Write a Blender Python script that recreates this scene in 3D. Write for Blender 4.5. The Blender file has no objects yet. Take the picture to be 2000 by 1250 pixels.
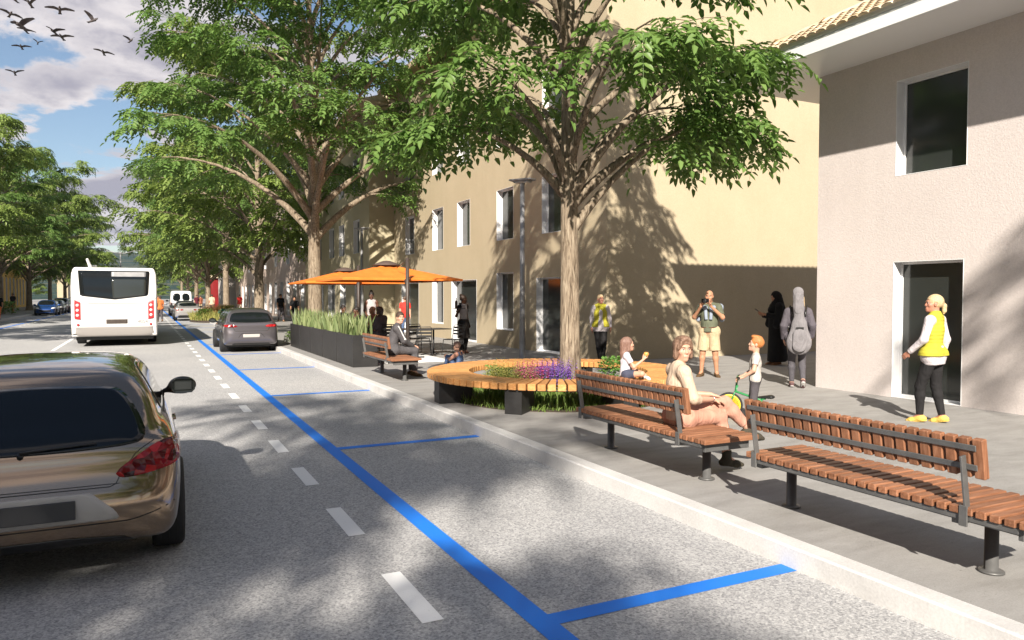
import bpy, bmesh, math, random
import numpy as np
from mathutils import Vector, Matrix
from mathutils.bvhtree import BVHTree
R = math.radians
scene = bpy.context.scene
COL = scene.collection
# ------------------------------------------------------------------ camera
cam_d = bpy.data.cameras.new('camera'); cam = bpy.data.objects.new('camera', cam_d); COL.objects.link(cam)
cam_d.sensor_width = 36.0; cam_d.lens = 26.17; cam_d.clip_start = 0.05; cam_d.clip_end = 6000
cam.location = (0, 0, 1.85); cam.rotation_euler = (R(90 - 1.89), 0, R(-26.24))
scene.camera = cam
# ------------------------------------------------------------------ sun, sky, exposure
SUN_AZ, SUN_EL = R(30.2), R(31.8)            # direction the shadows run (from +Y towards +X), height of the sun
sd = bpy.data.lights.new('sun', 'SUN'); sun = bpy.data.objects.new('sun', sd); COL.objects.link(sun)
sd.energy = 5.0; sd.angle = R(0.6); sd.color = (1.0, 0.92, 0.81)
ldir = Vector((math.sin(SUN_AZ) * math.cos(SUN_EL), math.cos(SUN_AZ) * math.cos(SUN_EL), -math.sin(SUN_EL)))
sun.rotation_euler = ldir.to_track_quat('-Z', 'Y').to_euler()
scene.view_settings.view_transform = 'Standard'; scene.view_settings.look = 'None'
scene.view_settings.exposure = 1.0; scene.view_settings.gamma = 1.0; scene.view_settings.use_curve_mapping = False
cy = scene.cycles
cy.max_bounces = 7; cy.diffuse_bounces = 3; cy.glossy_bounces = 3; cy.transmission_bounces = 4; cy.transparent_max_bounces = 8
cy.caustics_reflective = False; cy.caustics_refractive = False
world = bpy.data.worlds.new('World'); scene.world = world; world.use_nodes = True
def build_world():
    nt = world.node_tree; N = nt.nodes; L = nt.links; N.clear()
    out = N.new('ShaderNodeOutputWorld'); bg = N.new('ShaderNodeBackground'); bg.inputs['Strength'].default_value = 0.05
    sky = N.new('ShaderNodeTexSky'); sky.sky_type = 'NISHITA'; sky.sun_disc = False
    sky.sun_elevation = SUN_EL; sky.sun_rotation = SUN_AZ + math.pi; sky.air_density = 1.0; sky.dust_density = 0.25; sky.ozone_density = 1.5
    tc = N.new('ShaderNodeTexCoord'); sep = N.new('ShaderNodeSeparateXYZ'); L.new(tc.outputs['Generated'], sep.inputs[0])
    def M(op, a, b=None, clamp=False):
        n = N.new('ShaderNodeMath'); n.operation = op; n.use_clamp = clamp
        for i, v in ((0, a), (1, b)):
            if v is None: continue
            if isinstance(v, (int, float)): n.inputs[i].default_value = v
            else: L.new(v, n.inputs[i])
        return n.outputs[0]
    den = M('ADD', M('MAXIMUM', sep.outputs[2], 0.0), 0.16)
    cmb = N.new('ShaderNodeCombineXYZ'); L.new(M('DIVIDE', sep.outputs[0], den), cmb.inputs[0]); L.new(M('DIVIDE', sep.outputs[1], den), cmb.inputs[1])
    def noise(off, scale, det=7.0):
        mp = N.new('ShaderNodeMapping'); mp.inputs['Location'].default_value = off; L.new(cmb.outputs[0], mp.inputs[0])
        n = N.new('ShaderNodeTexNoise'); n.inputs['Scale'].default_value = scale; n.inputs['Detail'].default_value = det
        n.inputs['Roughness'].default_value = 0.58; n.inputs['Distortion'].default_value = 0.25; L.new(mp.outputs[0], n.inputs['Vector']); return n.outputs['Fac']
    def ramp(src, a, b):
        n = N.new('ShaderNodeMapRange'); n.interpolation_type = 'SMOOTHSTEP'; n.inputs[1].default_value = a; n.inputs[2].default_value = b
        L.new(src, n.inputs[0]); return n.outputs[0]
    base = noise((2.2, 9.4, 0.4), 1.7)
    lit = noise((2.2 - 0.08, 9.4 - 0.14, 0.4), 1.7)
    mask = ramp(base, 0.445, 0.505)
    # thicker towards the sun side = brighter edge, thick middle = greyer belly
    shade = ramp(M('SUBTRACT', base, lit), -0.10, 0.10)
    thick = ramp(base, 0.50, 0.64)
    cc = N.new('ShaderNodeMix'); cc.data_type = 'RGBA'; cc.inputs[6].default_value = (9.2, 8.6, 8.6, 1); cc.inputs[7].default_value = (4.6, 4.4, 5.1, 1)
    L.new(M('ADD', M('MULTIPLY', thick, 0.55), M('MULTIPLY', shade, 0.55), True), cc.inputs[0])
    mx = N.new('ShaderNodeMix'); mx.data_type = 'RGBA'; L.new(mask, mx.inputs[0]); sg = N.new('ShaderNodeMix'); sg.data_type = 'RGBA'; sg.blend_type = 'MULTIPLY'; sg.inputs[0].default_value = 1.0; sg.inputs[7].default_value = (1.25, 1.22, 1.2, 1); L.new(sky.outputs[0], sg.inputs[6]); L.new(sg.outputs[2], mx.inputs[6]); L.new(cc.outputs[2], mx.inputs[7])
    L.new(mx.outputs[2], bg.inputs['Color']); L.new(bg.outputs[0], out.inputs[0])
build_world()
# ------------------------------------------------------------------ materials
def mat(name, col, rough=0.6, metal=0.0, spec=0.5, coat=0.0, trans=0.0):
    m = bpy.data.materials.new(name); m.use_nodes = True
    b = m.node_tree.nodes['Principled BSDF']
    b.inputs['Base Color'].default_value = (*col, 1); b.inputs['Roughness'].default_value = rough; b.inputs['Metallic'].default_value = metal
    b.inputs['Specular IOR Level'].default_value = spec; b.inputs['Coat Weight'].default_value = coat; b.inputs['Coat Roughness'].default_value = 0.03
    b.inputs['Transmission Weight'].default_value = trans
    return m
class NT:
    """small helper for node trees"""
    def __init__(s, m):
        s.m = m; s.t = m.node_tree; s.b = s.t.nodes['Principled BSDF']
    def n(s, kind, **kw):
        x = s.t.nodes.new(kind)
        for k, v in kw.items(): setattr(x, k, v)
        return x
    def link(s, a, b): s.t.links.new(a, b)
    def coords(s, scale=(1, 1, 1), kind='Object'):
        tc = s.n('ShaderNodeTexCoord'); mp = s.n('ShaderNodeMapping'); mp.inputs['Scale'].default_value = scale
        s.link(tc.outputs[kind], mp.inputs[0]); return mp.outputs[0]
    def world(s, scale=(1, 1, 1)):
        g = s.n('ShaderNodeNewGeometry'); mp = s.n('ShaderNodeMapping'); mp.inputs['Scale'].default_value = scale
        s.link(g.outputs['Position'], mp.inputs[0]); return mp.outputs[0]
    def noise(s, vec, scale, detail=4.0, rough=0.55, dist=0.0):
        x = s.n('ShaderNodeTexNoise'); x.inputs['Scale'].default_value = scale; x.inputs['Detail'].default_value = detail
        x.inputs['Roughness'].default_value = rough; x.inputs['Distortion'].default_value = dist
        s.link(vec, x.inputs['Vector']); return x.outputs['Fac']
    def ramp(s, fac, stops):
        x = s.n('ShaderNodeValToRGB'); e = x.color_ramp.elements
        while len(e) < len(stops): e.new(0.5)
        for i, (p, c) in enumerate(stops):
            e[i].position = p; e[i].color = (*c, 1) if len(c) == 3 else c
        s.link(fac, x.inputs[0]); return x.outputs[0]
    def mixc(s, fac, a, b, mode='MIX'):
        x = s.n('ShaderNodeMix', data_type='RGBA', blend_type=mode)
        for i, v in ((0, fac), (6, a), (7, b)):
            if isinstance(v, (int, float)): x.inputs[i].default_value = v
            elif isinstance(v, tuple): x.inputs[i].default_value = (*v, 1)
            else: s.link(v, x.inputs[i])
        return x.outputs[2]
    def math(s, op, a, b=0.0):
        x = s.n('ShaderNodeMath', operation=op)
        for i, v in ((0, a), (1, b)):
            if isinstance(v, (int, float)): x.inputs[i].default_value = v
            else: s.link(v, x.inputs[i])
        return x.outputs[0]
    def bump(s, h, strength=0.3, dist=0.02):
        x = s.n('ShaderNodeBump'); x.inputs['Strength'].default_value = strength; x.inputs['Distance'].default_value = dist
        s.link(h, x.inputs['Height']); s.link(x.outputs[0], s.b.inputs['Normal'])
    def color(s, c): s.link(c, s.b.inputs['Base Color'])
    def island(s):
        return s.n('ShaderNodeNewGeometry').outputs['Random Per Island']
M = {}
def m_noise(name, c1, c2, scale, rough=0.7, bump=0.0, bscale=None, detail=5, dist=0.02, stretch=(1, 1, 1), lo=0.35, hi=0.65, **kw):
    m = mat(name, c1, rough, **kw); t = NT(m); v = t.coords(stretch)
    f = t.noise(v, scale, detail); t.color(t.ramp(f, [(lo, c1), (hi, c2)]))
    if bump: t.bump(t.noise(v, bscale or scale * 3, 3), bump, dist)
    M[name] = m; return m
def make_mats():
    # asphalt: light aggregate in a grey binder
    m = mat('asphalt', (.2, .2, .2), 0.85); t = NT(m); v = t.world()
    big = t.noise(v, 0.35, 4); fine = t.noise(v, 64, 2, 0.7); vo = t.n('ShaderNodeTexVoronoi'); vo.inputs['Scale'].default_value = 52; t.link(v, vo.inputs['Vector'])
    c = t.ramp(fine, [(0.36, (.18, .18, .187)), (0.5, (.385, .385, .39)), (0.66, (.62, .615, .60))])
    c = t.mixc(0.45, c, t.ramp(vo.outputs['Color'], [(0.2, (.22, .22, .227)), (0.8, (.60, .595, .585))]))
    c = t.mixc(1.0, c, t.ramp(big, [(0.3, (.86, .86, .87)), (0.7, (1.05, 1.04, 1.02))]), 'MULTIPLY')
    t.color(c); t.bump(fine, 0.45, 0.008); M['asphalt'] = m
    # concrete paving with streaky dirt
    m = mat('paving', (.3, .3, .3), 0.8); t = NT(m); v = t.world(); vs = t.world((0.9, 2.6, 1))
    a = t.noise(vs, 1.6, 8, 0.62, 0.4); b = t.noise(t.world((1.2, 5, 1)), 6.0, 6, 0.75, 1.2); cr = t.noise(t.world((1, 2.4, 1)), 9.0, 10, 0.78, 2.0)
    c = t.ramp(a, [(0.3, (.205, .196, .185)), (0.5, (.275, .267, .256)), (0.72, (.345, .337, .325))])
    c = t.mixc(t.ramp(b, [(0.60, (0, 0, 0)), (0.72, (1, 1, 1))]), c, (.20, .192, .18))
    c = t.mixc(t.ramp(cr, [(0.615, (0, 0, 0)), (0.66, (1, 1, 1))]), c, (.11, .105, .10))
    c = t.mixc(0.25, c, t.ramp(t.noise(v, 120, 2), [(0.3, (.2, .19, .18)), (0.7, (.42, .41, .40))]))
    t.color(c); t.bump(a, 0.25, 0.01); M['paving'] = m
    m = mat('kerb_stone', (.62, .61, .6), 0.75); t = NT(m); v = t.world()
    a = t.noise(v, 2.2, 8, 0.65); b = t.noise(v, 60, 3)
    c = t.ramp(a, [(0.28, (.44, .43, .42)), (0.55, (.60, .59, .575)), (0.8, (.68, .67, .655))])
    c = t.mixc(0.3, c, t.ramp(b, [(0.3, (.4, .39, .38)), (0.7, (.72, .71, .7))])); t.color(c); t.bump(b, 0.2, 0.004); M['kerb_stone'] = m
    for nm, cl in (('blue_paint', (.010, .195, .76)), ('white_paint', (.82, .82, .82))):
        m = mat(nm, cl, 0.55); t = NT(m); v = t.world(); f = t.noise(v, 80, 3, 0.7)
        t.color(t.mixc(t.ramp(f, [(0.62, (0, 0, 0)), (0.8, (.45, .45, .45))]), cl, (.2, .2, .2))); t.bump(f, 0.2, 0.003); M[nm] = m
    for nm, c1, c2 in (('stucco_yellow', (.43, .36, .245), (.475, .40, .28)), ('stucco_pale', (.60, .542, .52), (.66, .60, .575)), ('stucco_olive', (.42, .37, .25), (.48, .425, .29)),
                       ('stucco_pink', (.52, .42, .36), (.58, .47, .41)), ('stucco_orange', (.60, .38, .11), (.66, .44, .15))):
        m = mat(nm, c1, 0.9, spec=0.2); t = NT(m); v = t.world()
        f = t.noise(v, 0.7, 5, 0.6); g = t.noise(v, 42, 4, 0.6, 0.4); st = t.noise(t.world((2.0, 2.0, 0.22)), 1.3, 5, 0.6)
        c = t.ramp(f, [(0.3, c1), (0.7, c2)]); c = t.mixc(0.22, c, t.ramp(g, [(0.35, tuple(x * .72 for x in c1)), (0.65, tuple(min(1, x * 1.15) for x in c2))]))
        c = t.mixc(1.0, c, t.ramp(st, [(0.3, (.965, .965, .963)), (0.6, (1, 1, 1))]), 'MULTIPLY')
        t.color(c); t.bump(g, 0.38, 0.014); M[nm] = m
    def wood(nm, c1, c2, c3, axis, radial=None):
        m = mat(nm, c1, 0.5, spec=0.35); t = NT(m)
        sc = {'x': (2.2, 26, 26), 'y': (26, 2.2, 26), 'r': (9, 9, 16), 'z': (26, 26, 2.2)}[axis]; v = t.coords(sc)
        f = t.noise(v, 1.7, 6, 0.65, 0.5); c = t.ramp(f, [(0.32, c1), (0.5, c2), (0.68, c3)])
        c = t.mixc(1.0, c, t.ramp(t.island(), [(0, (.78, .76, .74)), (1, (1.12, 1.1, 1.08))]), 'MULTIPLY'); t.color(c); t.bump(f, 0.25, 0.003); M[nm] = m
    wood('wood_brown', (.165, .070, .035), (.255, .114, .060), (.33, .162, .094), 'x')
    wood('wood_brown_upright', (.165, .070, .035), (.255, .114, .060), (.33, .162, .094), 'z')
    wood('wood_honey', (.44, .20, .065), (.58, .285, .10), (.68, .36, .14), 'r')
    m_noise('grey_steel', (.105, .105, .104), (.15, .148, .145), 8, 0.45, 0.05, metal=0.3)
    m_noise('dark_steel', (.022, .022, .023), (.034, .034, .035), 8, 0.5, 0.04)
    m_noise('planter_metal', (.017, .0165, .0165), (.027, .026, .026), 3, 0.5, 0.06, 40)
    m_noise('mast_brown', (.045, .032, .026), (.06, .045, .036), 8, 0.5)
    m_noise('lamp_grey', (.24, .24, .245), (.30, .30, .305), 6, 0.45, metal=0.2)
    M['white_gloss'] = mat('white_gloss', (.80, .80, .80), 0.35)
    m_noise('white_frame', (.74, .74, .75), (.80, .80, .80), 5, 0.4)
    m_noise('white_slab', (.70, .70, .69), (.78, .78, .77), 9, 0.6, 0.1)
    m = mat('glass_dark', (.008, .010, .011), 0.05, spec=0.38); M['glass_dark'] = m
    m = mat('window_pane', (.028, .032, .030), 0.13, spec=0.8); t = NT(m); t.bump(t.noise(t.coords(), 1.3, 2), 0.06, 0.03); M['window_pane'] = m
    # roof tiles
    m = mat('roof_tile', (.5, .35, .2), 0.8); t = NT(m); f = t.noise(t.world(), 3, 5)
    c = t.ramp(f, [(0.3, (.62, .46, .28)), (0.7, (.84, .74, .58))]); c = t.mixc(1.0, c, t.ramp(t.island(), [(0, (.7, .66, .6)), (1, (1.1, 1.1, 1.1))]), 'MULTIPLY'); t.color(c); M['roof_tile'] = m
    # canvas, cloth
    m_noise('orange_canvas', (.70, .165, .016), (.78, .205, .024), 3, 0.8, 0.1, 60)
    m_noise('brown_canvas', (.075, .05, .04), (.09, .06, .05), 5, 0.8)
    # bark
    for nm, a, b, c_ in (('bark', (.085, .064, .046), (.245, .195, .145), (.385, .325, .25)), ('bark_dark', (.05, .04, .03), (.10, .08, .06), (.16, .13, .10))):
        m = mat(nm, b, 0.9, spec=0.2); t = NT(m); v = t.coords((1, 1, 0.11)); f = t.noise(v, 30, 6, 0.6, 0.9); g = t.noise(t.coords(), 2.0, 4)
        c = t.ramp(f, [(0.34, a), (0.47, b), (0.64, c_)]); c = t.mixc(1.0, c, t.ramp(g, [(0.3, (.8, .78, .75)), (0.7, (1.08, 1.06, 1.02))]), 'MULTIPLY')
        t.color(c); t.bump(f, 0.9, 0.035); M[nm] = m
    # leaves: thin, partly translucent, each leaflet a shade of its own
    def leafm(nm, c1, c2, tr=0.35, rough=0.45):
        m = mat(nm, c1, rough, spec=0.35); t = NT(m)
        c = t.ramp(t.island(), [(0.0, c1), (1.0, c2)]); t.color(c)
        tb = t.n('ShaderNodeBsdfTranslucent'); hs = t.n('ShaderNodeHueSaturation'); hs.inputs['Value'].default_value = 1.25; hs.inputs['Saturation'].default_value = 1.1
        t.link(c, hs.inputs['Color']); t.link(hs.outputs[0], tb.inputs['Color'])
        ms = t.n('ShaderNodeMixShader'); ms.inputs[0].default_value = tr; t.link(t.b.outputs[0], ms.inputs[1]); t.link(tb.outputs[0], ms.inputs[2])
        t.link(ms.outputs[0], t.t.nodes['Material Output'].inputs[0]); M[nm] = m
    leafm('leaf', (.085, .165, .036), (.175, .275, .074), .32)
    leafm('leaf_far', (.135, .205, .045), (.235, .305, .08), .32)
    leafm('blade', (.13, .185, .07), (.33, .37, .17), 0.25)
    leafm('grass_leaf', (.09, .16, .03), (.20, .28, .07), 0.3)
    leafm('shrub_leaf', (.10, .22, .045), (.20, .36, .09), 0.3)
    leafm('teal_leaf', (.05, .16, .10), (.10, .24, .16), 0.2)
    leafm('yellow_leaf', (.30, .32, .08), (.50, .45, .16), 0.3)
    leafm('orange_flower', (.60, .32, .14), (.68, .48, .24), 0.3)
    leafm('violet_flower', (.16, .07, .36), (.30, .15, .52), 0.2)
    leafm('pink_flower', (.40, .05, .16), (.58, .14, .28), 0.2)
    # skin, hair and clothes
    def skin(nm, c):
        m = mat(nm, c, 0.5, spec=0.35); t = NT(m); v = t.coords(); f = t.noise(v, 14, 3)
        t.color(t.ramp(f, [(0.3, tuple(x * .90 for x in c)), (0.7, tuple(min(1, x * 1.06) for x in c))]))
        t.b.inputs['Subsurface Weight'].default_value = 0.08; t.b.inputs['Subsurface Radius'].default_value = (.012, .005, .003); M[nm] = m
    skin('skin_fair', (.56, .32, .225)); skin('skin_tan', (.46, .235, .14)); skin('skin_dark', (.11, .048, .028)); skin('skin_red', (.48, .22, .15))
    def hair(nm, c1, c2):
        m = mat(nm, c1, 0.5, spec=0.4); t = NT(m); v = t.coords((3, 3, .5)); f = t.noise(v, 22, 4, 0.6, 1.5)
        t.color(t.ramp(f, [(0.35, c1), (0.65, c2)])); t.bump(f, 0.6, 0.012); M[nm] = m
    hair('hair_blonde', (.46, .32, .17), (.68, .53, .33)); hair('hair_ash', (.12, .065, .04), (.29, .18, .125)); hair('hair_long_brown', (.16, .085, .065), (.27, .165, .125))
    hair('hair_ginger', (.33, .11, .03), (.55, .22, .07)); hair('hair_black', (.010, .008, .007), (.022, .017, .014)); hair('hair_dark', (.035, .02, .014), (.08, .05, .035)); hair('hair_grey', (.05, .04, .04), (.13, .11, .11))
    def cloth(nm, c, v=0.17, sc=9, b=0.75, rough=0.85):
        m = mat(nm, c, rough, spec=0.2); t = NT(m); cd = t.coords((1, 1, .55)); f = t.noise(cd, sc, 4, 0.6, 1.4)
        t.color(t.ramp(f, [(0.3, tuple(x * (1 - v) for x in c)), (0.7, tuple(min(1, x * (1 + v)) for x in c))])); t.bump(f, b, 0.03); M[nm] = m
    for nm, c in (('cream_knit', (.56, .43, .32)), ('pink_trousers', (.50, .26, .19)), ('boot_olive', (.055, .048, .035)), ('white_tee', (.62, .61, .68)), ('denim_dark', (.06, .065, .10)), ('denim', (.085, .13, .24)),
                  ('grey_tee', (.48, .445, .41)), ('dark_grey', (.075, .068, .075)), ('sandal', (.30, .15, .08)), ('polo_green', (.115, .125, .085)), ('sweater_blue', (.27, .31, .38)), ('khaki', (.50, .39, .25)), ('brown_leather', (.10, .045, .03)),
                  ('shoe_brown', (.10, .06, .03)), ('black_cloth', (.010, .010, .011)), ('jacket_grey', (.10, .09, .105)), ('legging_grey', (.085, .08, .09)), ('sneaker', (.12, .07, .07)), ('case_grey', (.20, .19, .20)),
                  ('vest_yellow', (.46, .42, .045)), ('shirt_white', (.58, .53, .55)), ('trouser_black', (.02, .019, .02)), ('shoe_yellow', (.72, .50, .12)), ('tracksuit', (.085, .08, .085)), ('stripe_white', (.72, .70, .68)),
                  ('red_shirt', (.66, .045, .035)), ('apron', (.045, .038, .034)), ('blouse_light', (.40, .36, .36)), ('orange_top', (.62, .19, .06)), ('maroon', (.10, .018, .03)), ('cap_brown', (.15, .105, .085)), ('rust_shirt', (.33, .11, .06))):
        cloth(nm, c)
    t = NT(M['vest_yellow']); w = t.n('ShaderNodeTexWave', wave_type='BANDS', bands_direction='Z'); w.inputs['Scale'].default_value = 6.5; w.inputs['Distortion'].default_value = 0.6
    t.link(t.coords(), w.inputs['Vector']); t.bump(w.outputs['Fac'], 0.35, 0.010)
    M['eye_white'] = mat('eye_white', (.42, .39, .37), 0.2); M['eye_dark'] = mat('eye_dark', (.03, .02, .015), 0.15); M['lip'] = mat('lip', (.42, .15, .12), 0.4)
    M['apple'] = mat('apple', (.75, .33, .09), 0.3); M['black_gloss'] = mat('black_gloss', (.01, .01, .011), 0.2); M['bottle_glass'] = mat('bottle_glass', (.02, .008, .006), 0.08, spec=0.7)
    # vehicles
    def paint(nm, c, metal=0.55, rough=0.3):
        m = mat(nm, c, rough, metal, coat=1.0); M[nm] = m
    paint('paint_bronze', (.33, .235, .155), 0.85, 0.13); paint('paint_grey', (.13, .118, .128), 0.6, 0.32); paint('paint_silver', (.42, .40, .39), 0.5); paint('paint_blue', (.015, .06, .22), 0.4); paint('paint_dark', (.025, .026, .03), 0.3)
    paint('paint_white', (.75, .75, .75), 0.0); paint('paint_bus', (.68, .67, .66), 0.0, 0.35); paint('paint_red', (.24, .018, .02), 0.1); paint('bus_skirt', (.27, .25, .235), 0.0, 0.5)
    m = mat('tail_red', (.30, .006, .010), 0.1, spec=0.35, coat=0.0); t = NT(m); v = t.coords((1, 1, 1)); vo = t.n('ShaderNodeTexVoronoi'); vo.inputs['Scale'].default_value = 17; t.link(v, vo.inputs['Vector'])
    t.color(t.ramp(vo.outputs['Color'], [(0.2, (.025, .001, .002)), (0.55, (.20, .004, .008)), (0.9, (.50, .025, .025))])); t.bump(vo.outputs['Distance'], 0.5, 0.03); M['tail_red'] = m
    M['lens_clear'] = mat('lens_clear', (.75, .74, .72), 0.12, spec=0.7, coat=1.0); M['bus_red'] = mat('bus_red', (.48, .025, .03), 0.35); M['plate_dark'] = mat('plate_dark', (.035, .035, .037), 0.5); M['plate_pale'] = mat('plate_pale', (.42, .40, .37), 0.5)
    M['rubber'] = mat('rubber', (.016, .016, .016), 0.75); M['alloy'] = mat('alloy', (.35, .35, .36), 0.3, 0.8); M['trim_black'] = mat('trim_black', (.012, .012, .012), 0.35); M['chrome'] = mat('chrome', (.7, .68, .66), 0.12, 1.0); M['gap'] = mat('gap', (.008, .007, .006), 0.6)
    M['number_grey'] = mat('number_grey', (.34, .33, .325), 0.5)
    M['bike_green'] = mat('bike_green', (.03, .22, .07), 0.35); M['bike_yellow'] = mat('bike_yellow', (.75, .55, .04), 0.4)
    m_noise('feather', (.045, .035, .035), (.10, .085, .085), 9, 0.8); m_noise('feather_pale', (.45, .42, .42), (.60, .58, .58), 9, 0.8)
    # far land: woods and fields
    m = mat('far_land', (.05, .07, .04), 0.95, spec=0.1); t = NT(m); v = t.world((.004, .012, .03)); f = t.noise(v, 3.0, 6, 0.6, 0.5); g = t.noise(t.world((.02, .02, .03)), 4.0, 5)
    c = t.ramp(f, [(0.40, (.020, .045, .040)), (0.52, (.035, .06, .045)), (0.57, (.16, .14, .085)), (0.62, (.03, .055, .045))])
    t.color(t.mixc(0.35, c, t.ramp(g, [(0.35, (.015, .035, .035)), (0.65, (.06, .08, .055))]))); M['far_land'] = m
    m_noise('soil', (.035, .025, .018), (.07, .05, .035), 12, 0.95, 0.6)
make_mats()
# ------------------------------------------------------------------ mesh helpers
def tag(o, label=None, cat=None, group=None, kind=None):
    if label: o['label'] = label
    if cat: o['category'] = cat
    if group: o['group'] = group
    if kind: o['kind'] = kind
    return o
def link(name, me, m=None, parent=None, loc=None, rz=0.0):
    o = bpy.data.objects.new(name, me); COL.objects.link(o)
    if m is not None and me is not None:
        if isinstance(m, str): m = M[m]
        me.materials.append(m)
    if parent: o.parent = parent
    if loc is not None: o.location = loc
    if rz: o.rotation_euler.z = rz
    return o
def empty(name, loc=(0, 0, 0), rz=0.0):
    o = bpy.data.objects.new(name, None); COL.objects.link(o); o.location = loc; o.rotation_euler.z = rz; o.empty_display_size = 0.2
    return o
def copy_tree(o, parent=None):
    c = o.copy(); COL.objects.link(c)
    if parent: c.parent = parent
    for ch in list(o.children): copy_tree(ch, c)
    return c
def np_mesh(name, V, F, smooth=False):
    """V (n,3) array, F (m,k) array of equal-size faces, or list of such arrays"""
    me = bpy.data.meshes.new(name); V = np.asarray(V, dtype=np.float32)
    if isinstance(F, list) and len(F) and isinstance(F[0], tuple): F = np.array(F)
    Fs = F if isinstance(F, list) else [F]
    Fs = [np.asarray(f, dtype=np.int32) for f in Fs if len(f)]
    me.vertices.add(len(V)); me.vertices.foreach_set('co', V.ravel())
    loops = np.concatenate([f.ravel() for f in Fs]); tot = np.concatenate([np.full(len(f), f.shape[1], np.int32) for f in Fs])
    me.loops.add(len(loops)); me.loops.foreach_set('vertex_index', loops)
    me.polygons.add(len(tot)); st = np.concatenate([[0], np.cumsum(tot)[:-1]]).astype(np.int32)
    me.polygons.foreach_set('loop_start', st); me.polygons.foreach_set('loop_total', tot)
    if smooth: me.polygons.foreach_set('use_smooth', np.ones(len(tot), bool))
    me.update(calc_edges=True); me.validate(); return me
class MB:
    """collects boxes, tubes and lathes, then links them as ONE mesh object"""
    def __init__(s): s.bm = bmesh.new(); s.sm = []
    def box(s, c, size, rot=None, bev=0.0, taper=None):
        hx, hy, hz = (d / 2 for d in size); vs = []
        for z in (-hz, hz):
            k = 1.0 if (taper is None or z < 0) else taper
            for x, y in ((-hx, -hy), (hx, -hy), (hx, hy), (-hx, hy)):
                p = Vector((x * k, y * k, z))
                if rot is not None: p = rot @ p
                vs.append(s.bm.verts.new(p + Vector(c)))
        fs = [s.bm.faces.new([vs[i] for i in q]) for q in ((0, 3, 2, 1), (4, 5, 6, 7), (0, 1, 5, 4), (1, 2, 6, 5), (2, 3, 7, 6), (3, 0, 4, 7))]
        if bev:
            es = list({e for f in fs for e in f.edges}); bmesh.ops.bevel(s.bm, geom=es, offset=bev, segments=1, affect='EDGES', profile=0.5)
        return s
    def b(s, x0, x1, y0, y1, z0, z1, bev=0.0):
        return s.box(((x0 + x1) / 2, (y0 + y1) / 2, (z0 + z1) / 2), (abs(x1 - x0), abs(y1 - y0), abs(z1 - z0)), None, bev)
    def tube(s, pts, r, seg=10, cap=True, smooth=True):
        pts = [Vector(p) for p in pts]; n = len(pts); rs = r if isinstance(r, (list, tuple)) else [r] * n
        rings = []; up = Vector((0, 0, 1)); prev = None
        for i, p in enumerate(pts):
            d = (pts[min(i + 1, n - 1)] - pts[max(i - 1, 0)]).normalized()
            if prev is None: a = d.cross(up if abs(d.z) < .95 else Vector((1, 0, 0))).normalized()
            else: a = (prev - d * prev.dot(d)).normalized()
            prev = a; b2 = d.cross(a)
            rings.append([s.bm.verts.new(p + (a * math.cos(t) + b2 * math.sin(t)) * rs[i]) for t in (2 * math.pi * k / seg for k in range(seg))])
        for i in range(n - 1):
            for k in range(seg):
                f = s.bm.faces.new((rings[i][k], rings[i][(k + 1) % seg], rings[i + 1][(k + 1) % seg], rings[i + 1][k])); f.smooth = smooth
        if cap:
            s.bm.faces.new(list(reversed(rings[0]))); s.bm.faces.new(rings[-1])
        return s
    def lathe(s, prof, seg=24, c=(0, 0, 0), axis='z', smooth=True):
        rings = []
        for (r, h) in prof:
            ring = []
            for k in range(seg):
                t = 2 * math.pi * k / seg; x, y = r * math.cos(t), r * math.sin(t)
                p = {'z': (x, y, h), 'x': (h, x, y), 'y': (x, h, y)}[axis]
                ring.append(s.bm.verts.new((p[0] + c[0], p[1] + c[1], p[2] + c[2])))
            rings.append(ring)
        for i in range(len(rings) - 1):
            for k in range(seg):
                f = s.bm.faces.new((rings[i][k], rings[i][(k + 1) % seg], rings[i + 1][(k + 1) % seg], rings[i + 1][k])); f.smooth = smooth
        if prof[0][0] > 1e-6: s.bm.faces.new(list(reversed(rings[0])))
        if prof[-1][0] > 1e-6: s.bm.faces.new(rings[-1])
        return s
    def poly(s, pts):
        s.bm.faces.new([s.bm.verts.new(p) for p in pts]); return s
    def prism(s, outline, z0, z1):
        a = [s.bm.verts.new((x, y, z0)) for x, y in outline]; b = [s.bm.verts.new((x, y, z1)) for x, y in outline]; n = len(a)
        s.bm.faces.new(list(reversed(a))); s.bm.faces.new(b)
        for i in range(n): s.bm.faces.new((a[i], a[(i + 1) % n], b[(i + 1) % n], b[i]))
        return s
    def mesh(s, name):
        bmesh.ops.recalc_face_normals(s.bm, faces=s.bm.faces[:])
        me = bpy.data.meshes.new(name); s.bm.to_mesh(me); s.bm.free(); return me
    def build(s, name, m, parent=None, loc=None, rz=0.0): return link(name, s.mesh(name), m, parent, loc, rz)
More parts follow.
